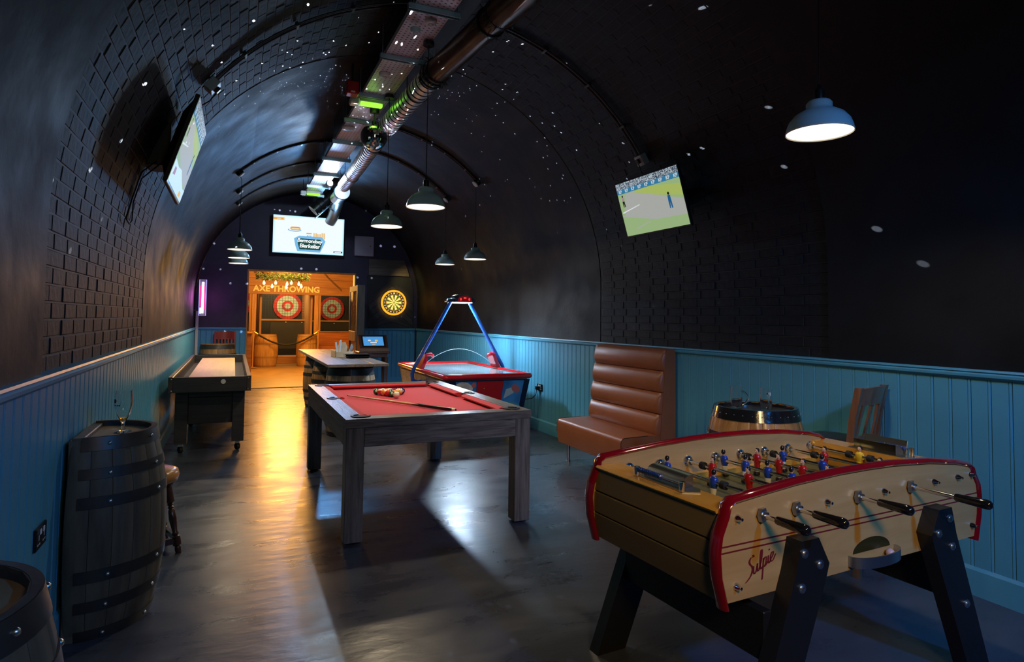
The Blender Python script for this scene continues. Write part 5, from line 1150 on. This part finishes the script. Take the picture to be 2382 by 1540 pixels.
axe('long handled axe hung at the right of the plank fascia', (2.28, 0, 2.98), (2.98, 0, 2.26), -1)
# garland of leaves and bulbs
gd = thing('garland_light', 'leafy garland with glowing filament bulbs over the axe lanes', 'garland', (1.10, 16.6, 2.44))
mb = MB()
for i in range(900):
    a = random.uniform(0, 2*PI); rr = random.uniform(0.02, 0.14); x = random.uniform(-0.62, 0.62)
    c = Vector((x, rr*math.cos(a), rr*math.sin(a)*0.8)); d = Vector((random.uniform(-1,1), random.uniform(-1,1), random.uniform(-1,0.6))).normalized()*random.uniform(0.04, 0.09); s_ = d.orthogonal().normalized()*0.009
    mb.add([c-s_, c+d*0.5-s_*1.2, c+d, c+d*0.5+s_*1.2, c+s_], [(0,1,2,3,4)])
o = mb.build('leaves', mat('garland_green', (0.035, 0.065, 0.012), 0.5), gd, None); o['kind'] = 'stuff'
MB().cyl((-0.62, 0, 0), (0.62, 0, 0), 0.02, 10).build('bar', BLACKMET, gd, 50)
for x in (-0.4, 0.4): MB().cyl((x, 0, 0), (x, 0, 0.86), 0.004, 6).build('chain', BLACKMET, gd, 50)
BULB = emis('filament_bulb', (1.0, 0.70, 0.22), 6.0)
for i, (x, z) in enumerate(((-0.44, -0.16), (-0.17, -0.15), (0.10, -0.17), (0.20, -0.14), (0.38, -0.16), (-0.25, -0.24), (0.08, -0.25), (0.44, -0.22))):
    MB().lathe([(0, -0.055), (0.022, -0.045), (0.032, -0.02), (0.024, 0.015), (0.012, 0.03), (0.012, 0.05), (0, 0.05)], 12).build('bulb', BULB, gd, 50, (x, -0.05, z))
light('garland_glow', 'POINT', (1.10, 16.3, 2.10), 60, (1.0, 0.58, 0.16), None, 0.25)
# lane dividers, low walls and the posts carrying the fascia
for i, x in enumerate((0.53, 2.26)):
    p = tag(MB().bbox(-0.06, 0.06, -0.05, 0.05, 0, 2.09, 0.005).build('lane_post', AXWV, None, None, (x, YF, 0)), ['timber post left of the middle axe lane', 'timber post right of the middle axe lane'][i], 'post')
for i, x in enumerate((0.72, 2.16)):
    d = thing('lane_divider', ['plywood divider on the left of the middle axe lane', 'louvred divider on the right of the middle axe lane'][i], 'divider', (x, 21.1, 0))
    for k in range(4): MB().bbox(-0.03, 0.03, -1.3+0.66*k, -1.3+0.66*k+0.655, 0.0, 2.6, 0.004).build('panel', AXWV, d, None)
for i, (x0, x1) in enumerate(((-1.6, 0.46), (2.33, 4.2))):
    wl_ = thing('lane_wall', ['low plank wall in front of the left axe lane', 'low plank wall in front of the right axe lane'][i], 'low wall', (0, YF, 0))
    for k in range(5): MB().bbox(x0, x1, -0.03, 0.03, 0.195*k, 0.195*k+0.191, 0.004).build('plank', wood('axe_red_wood', (0.30, 0.085, 0.02), (0.48, 0.16, 0.04), 0, 5, 10, 0.45, 0.15, rand=0.15), wl_, None)
    MB().bbox(x0, x1, -0.05, 0.05, 0.975, 1.01, 0.004).build('cap', AXW, wl_, None)
    MB().bbox(x0 if i else x1-0.06, (x0+0.06) if i else x1, -0.04, 0.04, 1.01, 2.09, 0.004).build('jamb', AXWV, wl_, None)
TR = mat('target_red', (0.72, 0.03, 0.015), 0.6, var=0.25, vscale=9); TW = mat('target_pale', (0.60, 0.66, 0.42), 0.6, var=0.25, vscale=7)
def target(x, z, label, R_=0.46):
    t = thing('axe_target', label, 'target', (1.025*x, 22.5995, 1.46+1.025*(z-1.46)), 0, 'painted axe targets', (PI/2, 0, 0))
    for k, (r0, r1_, m_) in enumerate(((0.76*R_, R_, TR), (0.40*R_, 0.76*R_, TW), (0.22*R_, 0.40*R_, TR), (0, 0.22*R_, TW))):
        MB().lathe([(r0, 0), (r1_, 0), (r1_, 0.06), (r0, 0.06)], 40).build('ring', m_, t, 40)
    return t
target(1.63, 1.79, 'red and pale ringed axe target in the middle lane'); target(3.07, 1.72, 'red and pale ringed axe target in the right lane', 0.42); target(0.10, 1.86, 'red and pale ringed axe target cut off at the left of the doorway', 0.46)
mb = MB()   # safety nets
for (x0, x1) in ((-0.7, 0.66), (0.76, 2.12), (2.2, 3.9)):
    for i in range(int((x1-x0)/0.085)): mb.box(x0+0.085*i-0.004, x0+0.085*i+0.004, -0.004, 0.004, 1.02, 2.7)
    for i in range(20): mb.box(x0, x1, -0.005, 0.003, 1.02+0.085*i-0.004, 1.02+0.085*i+0.004)
tag(mb.build('safety_net', mat('net_dark', (0.03, 0.03, 0.02), 0.7), None, None, (0, 21.6, 0)), 'dark rope safety net hanging in front of the axe targets', 'net')
bsh = thing('rubber_curtain', 'black rubber sheet hung below the middle axe target', 'curtain', (1.60, 21.4, 0))
MB().bbox(-0.52, 0.50, -0.012, 0.012, 0.40, 1.30, 0.004).build('sheet', mat('curtain_black', (0.020, 0.017, 0.012), 0.5, var=0.3, vscale=3), bsh, None)
MB().bbox(-0.852, 0.532, -0.03, 0.03, 1.30, 1.35, 0.004).build('batten', AXW, bsh, None)
for x in (-0.05, 0.44): MB().sphere((0,0,0), 0.022, 10, 6).build('fixing', BOLT, bsh, 50, (x, -0.015, 1.25))
bsh2 = thing('rubber_curtain', 'black rubber sheet hung below the right axe target', 'curtain', (3.07, 21.4, 0))
MB().bbox(-0.6, 0.7, -0.012, 0.012, 0.40, 1.28, 0.004).build('sheet', mat('curtain_black', (0.020, 0.017, 0.012), 0.5), bsh2, None)
MB().bbox(-0.882, 0.9, -0.03, 0.03, 1.28, 1.33, 0.004).build('batten', AXW, bsh2, None)
MB().sphere((0,0,0), 0.022, 10, 6).build('fixing', BOLT, bsh2, 50, (0.0, -0.015, 1.22))
tag(MB().bbox(-0.6, 0.6, -0.3, 0.3, 0.0, 0.22, 0.01).build('step', AXW, None, None, (1.45, 20.6, 0)), 'low timber step below the black rubber sheet', 'step')
barrel('oak_barrel', 'golden oak barrel inside the axe room by the rope barrier', (0.86, 19.75-0.55, 0), 0.92, 0.28, 0.34, wood('golden_oak', (0.40, 0.20, 0.06), (0.62, 0.34, 0.11), 2, 8, 9, 0.45, 0.2, rand=0.15), OAKX, mat('hoop_gold', (0.35, 0.20, 0.06), 0.5), [(0.02, 0.06), (0.28, 0.33), (0.70, 0.75), (0.93, 0.98)], 20)
barrel('oak_barrel', 'golden oak barrel at the right end of the rope barrier', (1.98, 19.12, 0), 0.92, 0.26, 0.30, MATS['golden_oak'], OAKX, MATS['hoop_gold'], [(0.02, 0.06), (0.28, 0.33), (0.70, 0.75), (0.93, 0.98)], 20)
rp_ = thing('rope_barrier', 'black rope with brass hooks slung across the axe lane', 'rope barrier', (0, 18.75, 0))
pts = [(0.53+1.70*i/16, 0, 1.00-0.36*math.sin(PI*i/16)**1.0) for i in range(17)]
MB().tube(pts, 0.024, 8).build('rope', RUBBER, rp_, 50)
for (a, b) in ((pts[0], pts[1]), (pts[-1], pts[-2])): MB().cyl(a, (a[0]+(b[0]-a[0])*0.9, 0, a[2]+(b[2]-a[2])*0.9), 0.032, 10).build('hook', BRASS, rp_, 50)
for x in (0.51, 2.25): MB().lathe([(0, 0), (0.10, 0), (0.14, 0.02), (0.02, 0.035), (0.02, 1.03), (0.032, 1.04), (0.0, 1.07)], 16).build('post', AXWV, rp_, 40, (x, 0, 0))
ct = thing('counter_block', 'timber clad counter end just inside the doorway on the left', 'counter', (0.29, 16.9, 0))
for k in range(5): MB().bbox(-0.75, 0.13, -0.3, 0.3, 0.2*k, 0.2*k+0.196, 0.004).build('plank', AXW, ct, None)
MB().bbox(-0.77, 0.15, -0.32, 0.32, 1.0, 1.04, 0.004).build('top', AXW, ct, None)

# ------------------------------------------------------------------ services along the crown
def perf_mat():
    m, t, b = nodes_of('perforated_tray'); N, L = t.nodes, t.links
    tc = N.new('ShaderNodeTexCoord'); mp = N.new('ShaderNodeMapping'); mp.inputs['Scale'].default_value = (27, 24, 1); L.new(tc.outputs['Object'], mp.inputs[0])
    sx = N.new('ShaderNodeSeparateXYZ'); L.new(mp.outputs[0], sx.inputs[0])
    fl_ = N.new('ShaderNodeMath'); fl_.operation = 'FLOOR'; L.new(sx.outputs[0], fl_.inputs[0])
    hf = N.new('ShaderNodeMath'); hf.operation = 'MULTIPLY'; hf.inputs[1].default_value = 0.5; L.new(fl_.outputs[0], hf.inputs[0])
    ay = N.new('ShaderNodeMath'); ay.operation = 'ADD'; L.new(sx.outputs[1], ay.inputs[0]); L.new(hf.outputs[0], ay.inputs[1])
    cb = N.new('ShaderNodeCombineXYZ')
    for i, src in enumerate((sx.outputs[0], ay.outputs[0])):
        fr_ = N.new('ShaderNodeMath'); fr_.operation = 'FRACT'; L.new(src, fr_.inputs[0])
        sb_ = N.new('ShaderNodeMath'); sb_.operation = 'SUBTRACT'; sb_.inputs[1].default_value = 0.5; L.new(fr_.outputs[0], sb_.inputs[0]); L.new(sb_.outputs[0], cb.inputs[i])
    sc_ = N.new('ShaderNodeVectorMath'); sc_.operation = 'MULTIPLY'; sc_.inputs[1].default_value = (1.0, 1.7, 0); L.new(cb.outputs[0], sc_.inputs[0])
    ln = N.new('ShaderNodeVectorMath'); ln.operation = 'LENGTH'; L.new(sc_.outputs[0], ln.inputs[0])
    lt = N.new('ShaderNodeMath'); lt.operation = 'LESS_THAN'; lt.inputs[1].default_value = 0.24; L.new(ln.outputs['Value'], lt.inputs[0])
    mx = N.new('ShaderNodeMix'); mx.data_type = 'RGBA'; mx.inputs['A'].default_value = (0.62, 0.56, 0.60, 1); mx.inputs['B'].default_value = (0.004, 0.004, 0.005, 1)
    L.new(lt.outputs[0], mx.inputs['Factor']); L.new(mx.outputs['Result'], b.inputs['Base Color']); b.inputs['Roughness'].default_value = 0.45; b.inputs['Metallic'].default_value = 0.3
    return m
PERF = perf_mat()
ty = [3.35, 4.27, 5.20, 6.22, 7.09, 8.03, 8.97, 10.03, 11.02, 11.85]
tx0, tx1, tz = 1.115, 1.405, 3.70
tr_ = thing('cable_tray', 'perforated metal cable tray on strut brackets along the crown of the vault', 'cable tray', (0, 0, 0))
for i in range(len(ty)-1):
    mb = MB(); mb.box(tx0, tx1, ty[i]+0.012, ty[i+1]-0.012, tz, tz+0.003); mb.box(tx0, tx0+0.003, ty[i]+0.012, ty[i+1]-0.012, tz+0.003, tz+0.045); mb.box(tx1-0.003, tx1, ty[i]+0.012, ty[i+1]-0.012, tz+0.003, tz+0.045)
    mb.build('tray_section', PERF, tr_, None)
TEALG = mat('galvanised_teal_lit', (0.42, 0.58, 0.62), 0.4, 0.75, var=0.1)  # galvanised struts with the teal light put into their colour
for i, y in enumerate(ty):
    x0, x1 = tx0-0.045, tx1+0.055
    mb = MB(); mb.bbox(x0, x1, y-0.021, y-0.017, tz-0.042, tz-0.001, 0.001); mb.bbox(x0, x1, y+0.017, y+0.021, tz-0.042, tz-0.001, 0.001); mb.bbox(x0, x1, y-0.017, y+0.017, tz-0.005, tz-0.001, 0.001)
    st_ = mb.build('strut', TEALG, tr_, None)
    for x in (x0+0.02, x1-0.02): MB().cyl((x, y, tz-0.05), (x, y, VZ+math.sqrt(VR**2-(x-VX)**2)), 0.005, 6).build('threaded_rod', STEEL, st_, 50)
# cables lying in the tray
dk = thing('ventilation_duct', 'silver spiral ventilation duct running along the crown', 'duct', (0, 0, 0))
DCT = mat('duct_foil', (0.72, 0.72, 0.76), 0.36, 0.75, var=0.15, vscale=10); DCD = mat('duct_seam', (0.015, 0.015, 0.018), 0.4)
DBR = mat('duct_wrapped', (0.10, 0.055, 0.035), 0.28, 0.5, var=0.4, vscale=6)
def ductx(y):
    K = [(2.0, 1.80), (3.4, 1.67), (4.1, 1.61), (5.1, 1.525), (6.0, 1.505), (7.2, 1.495), (9.0, 1.55), (10.5, 1.57)]
    for (a, b), (c, d) in zip(K, K[1:]):
        if y <= c: return b+(d-b)*(y-a)/(c-a)
    return K[-1][1]
DR = 0.102
def duct_run(y0, y1, name, ribs, m0, m1, r=DR, z=3.575):
    mb = MB(); V = []; n = 28; ys = []
    if ribs:
        p = 0.098; k = int((y1-y0)/p)
        for i in range(k):
            for (d, rr, mi) in ((0.0, r, 0), (0.035, r*1.015, 0), (0.072, r, 0), (0.0725, r-0.006, 1), (0.0975, r-0.006, 1)): ys.append((y0+p*i+d, rr, mi))
        ys.append((y0+p*k, r, 0))
    else: ys = [(y0, r, 0), (y1, r, 0)]
    for (y, rr, mi) in ys: V += [(ductx(y)+rr*math.cos(2*PI*j/n), y, z+rr*math.sin(2*PI*j/n)) for j in range(n)]
    for i in range(len(ys)-1):
        mb.cur = 1 if (ribs and ys[i][2] and ys[i+1][2]) or (ribs and ys[i][2] != ys[i+1][2]) else 0
        mb.add(V[i*n:(i+2)*n], [(j, (j+1) % n, n+(j+1) % n, n+j) for j in range(n)])
    mb.cur = 0; mb.add(V[-n:], [tuple(range(n))]); mb.add(V[:n], [tuple(range(n))])
    return mb.build(name, [m0, m1], dk, 35)
duct_run(2.4, 3.95, 'wrapped_section', False, DBR, DCD, DR*1.08); duct_run(3.95, 5.15, 'wrapped_section', False, DBR, DCD, DR)
duct_run(5.15, 6.9, 'ribbed_section', True, DCT, DCD); duct_run(6.9, 10.3, 'ribbed_section', True, DCT, DCD, DR*0.98)
for y in (2.9, 3.9, 4.05, 5.05, 5.12, 5.19): MB().lathe([(DR+0.002, -0.02), (DR+0.012, -0.012), (DR+0.012, 0.012), (DR+0.002, 0.02)], 24, Matrix.Translation((ductx(y), y, 3.575)) @ Matrix.Rotation(PI/2, 4, 'X')).build('joint_tape', BLACKPL, dk, 40)
for y in (3.6, 5.6, 7.6, 9.4):
    MB().tube([(ductx(y)-DR-0.004, y, 3.90), (ductx(y)-DR-0.004, y, 3.575)]+[(ductx(y)-(DR+0.004)*math.cos(PI*i/10), y, 3.575-(DR+0.004)*math.sin(PI*i/10)) for i in range(11)]+[(ductx(y)+DR+0.004, y, 3.90)], 0.004, 6).build('hanger', BLACKMET, dk, 50)
# tinsel tied round the near joints
mb = MB()
for yc in (3.3, 3.95, 5.08):
    for i in range(240):
        a = random.uniform(0, 2*PI); y = yc+random.uniform(-0.10, 0.10); r_ = DR+0.012; c = Vector((ductx(y)+r_*math.cos(a), y, 3.575+r_*math.sin(a)))
        d = Vector((math.cos(a)+random.uniform(-.9,.9), random.uniform(-1,1), math.sin(a)+random.uniform(-.9,.5))).normalized()*random.uniform(0.02, 0.055); s_ = d.orthogonal().normalized()*0.0022
        mb.add([c-s_, c+d-s_, c+d+s_, c+s_], [(0,1,2,3)])
o = tag(mb.build('tinsel', mat('dark_tinsel', (0.05, 0.07, 0.05), 0.2, 0.8), None, None), 'dark tinsel wound round the joints of the duct', 'tinsel'); o['kind'] = 'stuff'
# fan stub, black ribbed housing and tail of the duct at the far end
fn = thing('duct_fan', 'short capped duct fan hanging beyond the end of the ribbed duct', 'fan', (1.60, 10.9, 3.55))
MB().lathe([(0, -0.30), (0.125, -0.30), (0.125, -0.27), (0.11, -0.26), (0.11, 0.35), (0, 0.35)], 26, Matrix.Rotation(-PI/2, 4, 'X')).build('body', DCT, fn, 40)
MB().lathe([(0.128, -0.32), (0.132, -0.30), (0.132, -0.22), (0.12, -0.20)], 26, Matrix.Rotation(-PI/2, 4, 'X')).build('collar', mat('fan_teal', (0.05, 0.13, 0.15), 0.4), fn, 40)
MB().cyl((0, 0, 0.10), (0, 0, 0.43), 0.006, 6).build('rod', STEEL, fn, 50)
sp_ = thing('black_projector', 'black ribbed cylindrical spotlight housing near the far end of the ceiling', 'spotlight', (1.50, 12.15, 3.63))
q = Vector((-0.62, 0.0, -0.62)).to_track_quat('Z', 'Y').to_matrix().to_4x4()
pr_ = [(0, -0.26)]
for i in range(5): pr_ += [(0.115, -0.26+0.10*i), (0.115, -0.18+0.10*i), (0.104, -0.175+0.10*i), (0.104, -0.162+0.10*i)]
pr_ += [(0.118, 0.24), (0.118, 0.27), (0.09, 0.27), (0.0, 0.24)]
MB().lathe(pr_, 26, q).build('housing', BLACKPL, sp_, 30)
MB().cyl((0.30, -0.02, 0.13), (-0.16, -0.02, -0.33), 0.012, 8).build('bracket', STEEL, sp_, 50)
MB().cyl((0.1, 0, 0.1), (0.1, 0, 0.365), 0.01, 8).build('drop_rod', STEEL, sp_, 50)
tl_ = thing('duct_tail', 'pale curved end of the ventilation duct over the end television', 'duct', (1.78, 12.35, 3.74))
MB().tube([(0, -0.5, 0.02), (0, -0.1, 0.0), (0.02, 0.3, -0.08), (0.0, 0.62, -0.26), (-0.04, 0.72, -0.36)], [0.10, 0.11, 0.115, 0.11, 0.105], 20).build('elbow', mat('tail_pale', (0.40, 0.55, 0.58), 0.3, 0.6), tl_, 50)
MB().tube([(0.0+0.118*math.cos(2*PI*i/18), 0.3, -0.08+0.118*math.sin(2*PI*i/18)) for i in range(18)], 0.008, 6, True).build('strap', STEEL, tl_, 50)
MB().cyl((0.0, -0.2, 0.1), (0.0, -0.2, 0.24), 0.005, 6).build('rod', STEEL, tl_, 50)
# mirror ball with motor
mbp = Vector((1.29, 6.50, 3.352))
mball = thing('mirror_ball', 'silver mirror ball hanging under the cable tray', 'mirror ball', mbp)
MIRR = mat('mirror_tiles', (0.62, 0.68, 0.68), 0.05, 1.0, bump=0.02, bscale=60)
mb = MB(); nn = 34
for j in range(nn//2):
    t0, t1 = PI*j/(nn/2), PI*(j+1)/(nn/2); k = max(6, int(2*nn*math.sin((t0+t1)/2)))
    for i in range(k):
        a0, a1 = 2*PI*i/k, 2*PI*(i+1)/k; R_ = 0.139
        mb.add([(R_*math.sin(t)*math.cos(a), R_*math.sin(t)*math.sin(a), R_*math.cos(t)) for (t, a) in ((t0, a0), (t1, a0), (t1, a1), (t0, a1))], [(0,1,2,3)])
mb.build('mirror_tiles', MIRR, mball, 80)
MB().lathe([(0, 0.135), (0.022, 0.137), (0.022, 0.165), (0.006, 0.17), (0.006, 0.24), (0.05, 0.245), (0.05, 0.30), (0.035, 0.345), (0, 0.345)], 18).build('motor', BLACKPL, mball, 40)
# pin spot
ps = thing('pin_spot', 'small white pin spotlight on the cable tray aimed at the mirror ball', 'spotlight', (1.385, 10.50, 3.655))
MB().lathe([(0, 0), (0.05, 0), (0.06, -0.02), (0.062, -0.12), (0.0, -0.12)], 20, Matrix.Rotation(PI/2, 4, 'X')).build('can', BLACKPL, ps, 40)
MB().lathe([(0, 0.002), (0.045, 0.002)], 20, Matrix.Rotation(PI/2, 4, 'X')).build('lens', emis('pin_lens', (0.9, 0.95, 1.0), 14.0), ps, None)
MB().bbox(-0.02, 0.02, 0.02, 0.05, 0.02, 0.075, 0.002).build('yoke', BLACKMET, ps, None)
light('pin_to_ball', 'SPOT', (1.385, 10.40, 3.655), 260, (0.72, 0.84, 1.0), mbp, 0.03, 0.42, 0.5)
# stand-in for the tile reflections: two added dot-pattern lights beside the mirror ball
def dots(loc, energy, color):
    o = light('dot_pattern_light', 'POINT', loc, energy, color, None, 0.0); l = o.data; l.use_nodes = True; N, L = l.node_tree.nodes, l.node_tree.links
    em = N['Emission']; tc = N.new('ShaderNodeTexCoord'); v = N.new('ShaderNodeTexVoronoi'); v.inputs['Scale'].default_value = 19; v.inputs['Randomness'].default_value = 0.9
    L.new(tc.outputs['Normal'], v.inputs['Vector'])
    lt = N.new('ShaderNodeMapRange'); lt.inputs[1].default_value = 0.055; lt.inputs[2].default_value = 0.08; lt.inputs[3].default_value = 1.0; lt.inputs[4].default_value = 0.0
    L.new(v.outputs['Distance'], lt.inputs[0])
    # downward dots dimmed to spare the floor while the dark vault shows them
    sx = N.new('ShaderNodeSeparateXYZ'); L.new(tc.outputs['Normal'], sx.inputs[0]); hz_ = N.new('ShaderNodeMapRange')
    hz_.inputs[1].default_value = -0.45; hz_.inputs[2].default_value = 0.0; hz_.inputs[3].default_value = 0.02; hz_.inputs[4].default_value = 1.0; L.new(sx.outputs[2], hz_.inputs[0])
    mu = N.new('ShaderNodeMath'); mu.operation = 'MULTIPLY'; L.new(lt.outputs[0], mu.inputs[0]); L.new(hz_.outputs[0], mu.inputs[1]); L.new(mu.outputs[0], em.inputs['Strength']); return o
dots(mbp+Vector((-0.15, 0, -0.01)), 7500, (0.75, 0.85, 1.0)); dots(mbp+Vector((0.15, 0, -0.01)), 7500, (0.75, 0.85, 1.0))
# small fittings on the tray
def detector(label, x, y, z=tz-0.001, r=0.05, m_=WHITEPL):
    d = thing('smoke_detector', label, 'detector', (x, y, z), 0, 'round detectors under the cable tray')
    MB().lathe([(0, -0.034), (r*0.55, -0.034), (r*0.9, -0.026), (r, -0.012), (r, 0), (0, 0)], 22).build('cover', m_, d, 50)
    MB().lathe([(r*0.25, -0.036), (r*0.5, -0.0355), (r*0.5, -0.034)], 16).build('grille', mat('detector_grey', (0.3, 0.3, 0.3), 0.5), d, 40)
detector('round white detector on the near tray section', 1.20, 5.62); detector('round white detector on the tray beyond the mirror ball', 1.17, 7.42, r=0.075)
detector('round white sensor beside the nearest tray strut', 1.29, 4.45, r=0.045); detector('pale hanging sensor disc by the nearest tray strut', 1.20, 4.55, tz-0.04, 0.04, mat('pale_sensor', (0.5, 0.62, 0.62), 0.4))
GRN = emis('exit_green', (0.30, 1.0, 0.05), 1.6)
for i, (x, y) in enumerate(((1.23, 6.36), (1.24, 11.55))):
    e_ = thing('emergency_light', ['green emergency light on the tray in front of the mirror ball', 'green emergency light at the far end of the cable tray'][i], 'emergency light', (x, y, tz-0.002))
    MB().bbox(-0.11, 0.11, -0.03, 0.03, -0.075, -0.04, 0.006).build('green_lens', GRN, e_, None)
    MB().bbox(-0.12, 0.12, -0.035, 0.10, -0.04, 0.0, 0.004).build('housing', mat('grey_housing', (0.5, 0.48, 0.48), 0.4), e_, None)
    MB().bbox(-0.22, -0.125, -0.05, 0.06, -0.08, -0.01, 0.012).build('lamp_box', mat('clear_box', (0.6, 0.7, 0.7), 0.15, coat=0.5), e_, None)
    light('green_glow', 'POINT', (x, y-0.02, tz-0.11), 0.35, (0.3, 1.0, 0.08), None, 0.05)
sn = thing('alarm_sounder', 'red fire alarm sounder box hanging left of the cable tray', 'alarm', (1.00, 6.16, 3.70))
MB().bbox(-0.06, 0.06, -0.06, 0.06, -0.06, 0.07, 0.01).build('body', mat('alarm_red', (0.40, 0.01, 0.012), 0.35), sn, None)
MB().bbox(-0.02, 0.02, -0.062, -0.058, -0.05, -0.035, 0.001).build('label_plate', WHITEPL, sn, None)
MB().cyl((0, 0, 0.06), (0, 0, VZ+math.sqrt(VR**2-(1.0-VX)**2)-3.70), 0.01, 8).build('conduit_drop', BLACKMET, sn, 50)
# conduits clipped round the vault, with their outlet boxes
def conduit(label, y, d0, d1, side_box, r=0.011, skew=0.0):
    c = thing('cable_conduit', label, 'conduit', (0, 0, 0), 0, 'conduits bent round the vault')
    for off in (0.0, 0.045):
        pts = [(*([prof(VR-0.016, math.radians(d0+(d1-d0)*i/24))[0]]), y+off+skew*i/24, prof(VR-0.016, math.radians(d0+(d1-d0)*i/24))[1]) for i in range(25)]
        MB().tube(pts, r, 8).build('pipe', BLACKMET, c, 50)
    for i in (4, 10, 16, 22):
        a = math.radians(d0+(d1-d0)*i/24); x, z = prof(VR-0.016, a)
        MB().bbox(-0.02, 0.012, -0.02, 0.065, -0.012, 0.012, 0.003).build('saddle_clip', BLACKMET, c, None, (x, y+skew*i/24, z), (0, a, 0))
    for (d, rose) in side_box:
        a = math.radians(d); x, z = prof(VR-0.03, a)
        MB().lathe([(0, -0.03), (0.05, -0.03), (0.05, 0.02), (0, 0.02)], 18).build('outlet_box', BLACKMET, c, 40, (x, y+0.02, z), (0, a-PI/2 if False else a+PI/2, 0))
        if rose:
            x2, z2 = prof(VR-0.062, a); MB().lathe([(0, -0.006), (0.048, -0.006), (0.048, 0.006), (0, 0.006)], 18).build('cover', WHITEPL, c, 40, (x2, y+0.02, z2), (0, a+PI/2, 0))
for i, y in enumerate((9.07, 10.4, 11.5)): conduit('black conduit down the left of the vault to the '+['front', 'middle', 'rearmost'][i]+' left pendant', y-0.02, 46.5, 83, ((46.5, True),))
for i, y in enumerate((8.05, 9.37)): conduit('black conduit down the right of the vault to the '+['right', 'left'][i]+' air hockey pendant', y-0.02, 134.5, 97, ((134.5, True),))
conduit('black conduit across the left of the vault to the left television socket', 4.98, 39.0, 86, (), 0.011, -0.22)
conduit('black conduit across the right of the vault to the right television socket', 4.66, 148.0, 97, (), 0.011, 0.10)
def sockbox(label, d, y):
    a = math.radians(d); x, z = prof(VR-0.035, a)
    s_ = thing('socket_box', label, 'socket', (x, y, z), 0, None, (0, a, 0))
    MB().bbox(-0.035, 0.032, -0.05, 0.05, -0.05, 0.05, 0.004).build('box', mat('socket_metal', (0.35, 0.42, 0.45), 0.4, 0.3), s_, None)
    MB().bbox(0.032, 0.058, -0.02, 0.02, -0.025, 0.02, 0.004).build('plug', BLACKPL, s_, None)
    MB().tube([(0.05, 0.0, -0.02), (0.06, 0.0, -0.10), (0.03, 0.02, -0.20), (0.0, 0.03, -0.28)] if d < 90 else [(0.05, 0.0, 0.02), (0.06, 0.0, 0.10), (0.03, 0.0, 0.18)], 0.005, 6).build('flex', CORD, s_, 50)
sockbox('metal socket box above the left television', 38.0, 4.98); sockbox('metal socket box above the right television', 148.6, 4.66)

# ------------------------------------------------------------------ wall sockets
def wall_socket(label, loc, rz, plug=False):
    s_ = thing('wall_socket', label, 'socket', loc, rz)   # local +y is out of the wall
    MB().bbox(-0.073, 0.073, 0.0, 0.010, -0.043, 0.043, 0.003).build('plate', mat('socket_black_nickel', (0.03, 0.03, 0.032), 0.25, 0.6), s_, None)
    for x in (-0.036, 0.036):
        MB().bbox(x*0.62-0.009, x*0.62+0.009, 0.010, 0.014, 0.012, 0.034, 0.002).build('rocker', WHITEPL, s_, None)
        mb = MB()
        for (dx, dz, w_, h_) in ((0, 0.002, 0.004, 0.010), (-0.012, -0.022, 0.006, 0.004), (0.012, -0.022, 0.006, 0.004)): mb.box(x+dx-w_, x+dx+w_, 0.010, 0.0106, dz-h_, dz+h_)
        mb.build('outlet', mat('outlet_grey', (0.45, 0.44, 0.42), 0.5), s_, None)
    if plug:
        pg = MB().bbox(0.014, 0.062, 0.0106, 0.045, -0.035, 0.012, 0.005).build('plug', BLACKPL, s_, None)
        MB().tube([(0.04, 0.03, -0.035), (0.05, 0.035, -0.10), (0.12, 0.06, -0.16), (0.25, 0.10, -0.18), (0.45, 0.14, -0.17)], 0.005, 6).build('flex', CORD, s_, 50)
    return s_
wall_socket('double wall socket with pale switches low on the left panelling', (VX-VR+0.014, 3.00, 0.588), -PI/2)
wall_socket('double wall socket with a black plug on the right panelling by the air hockey', (VX+VR-0.014, 7.34, 0.565), PI/2, True)
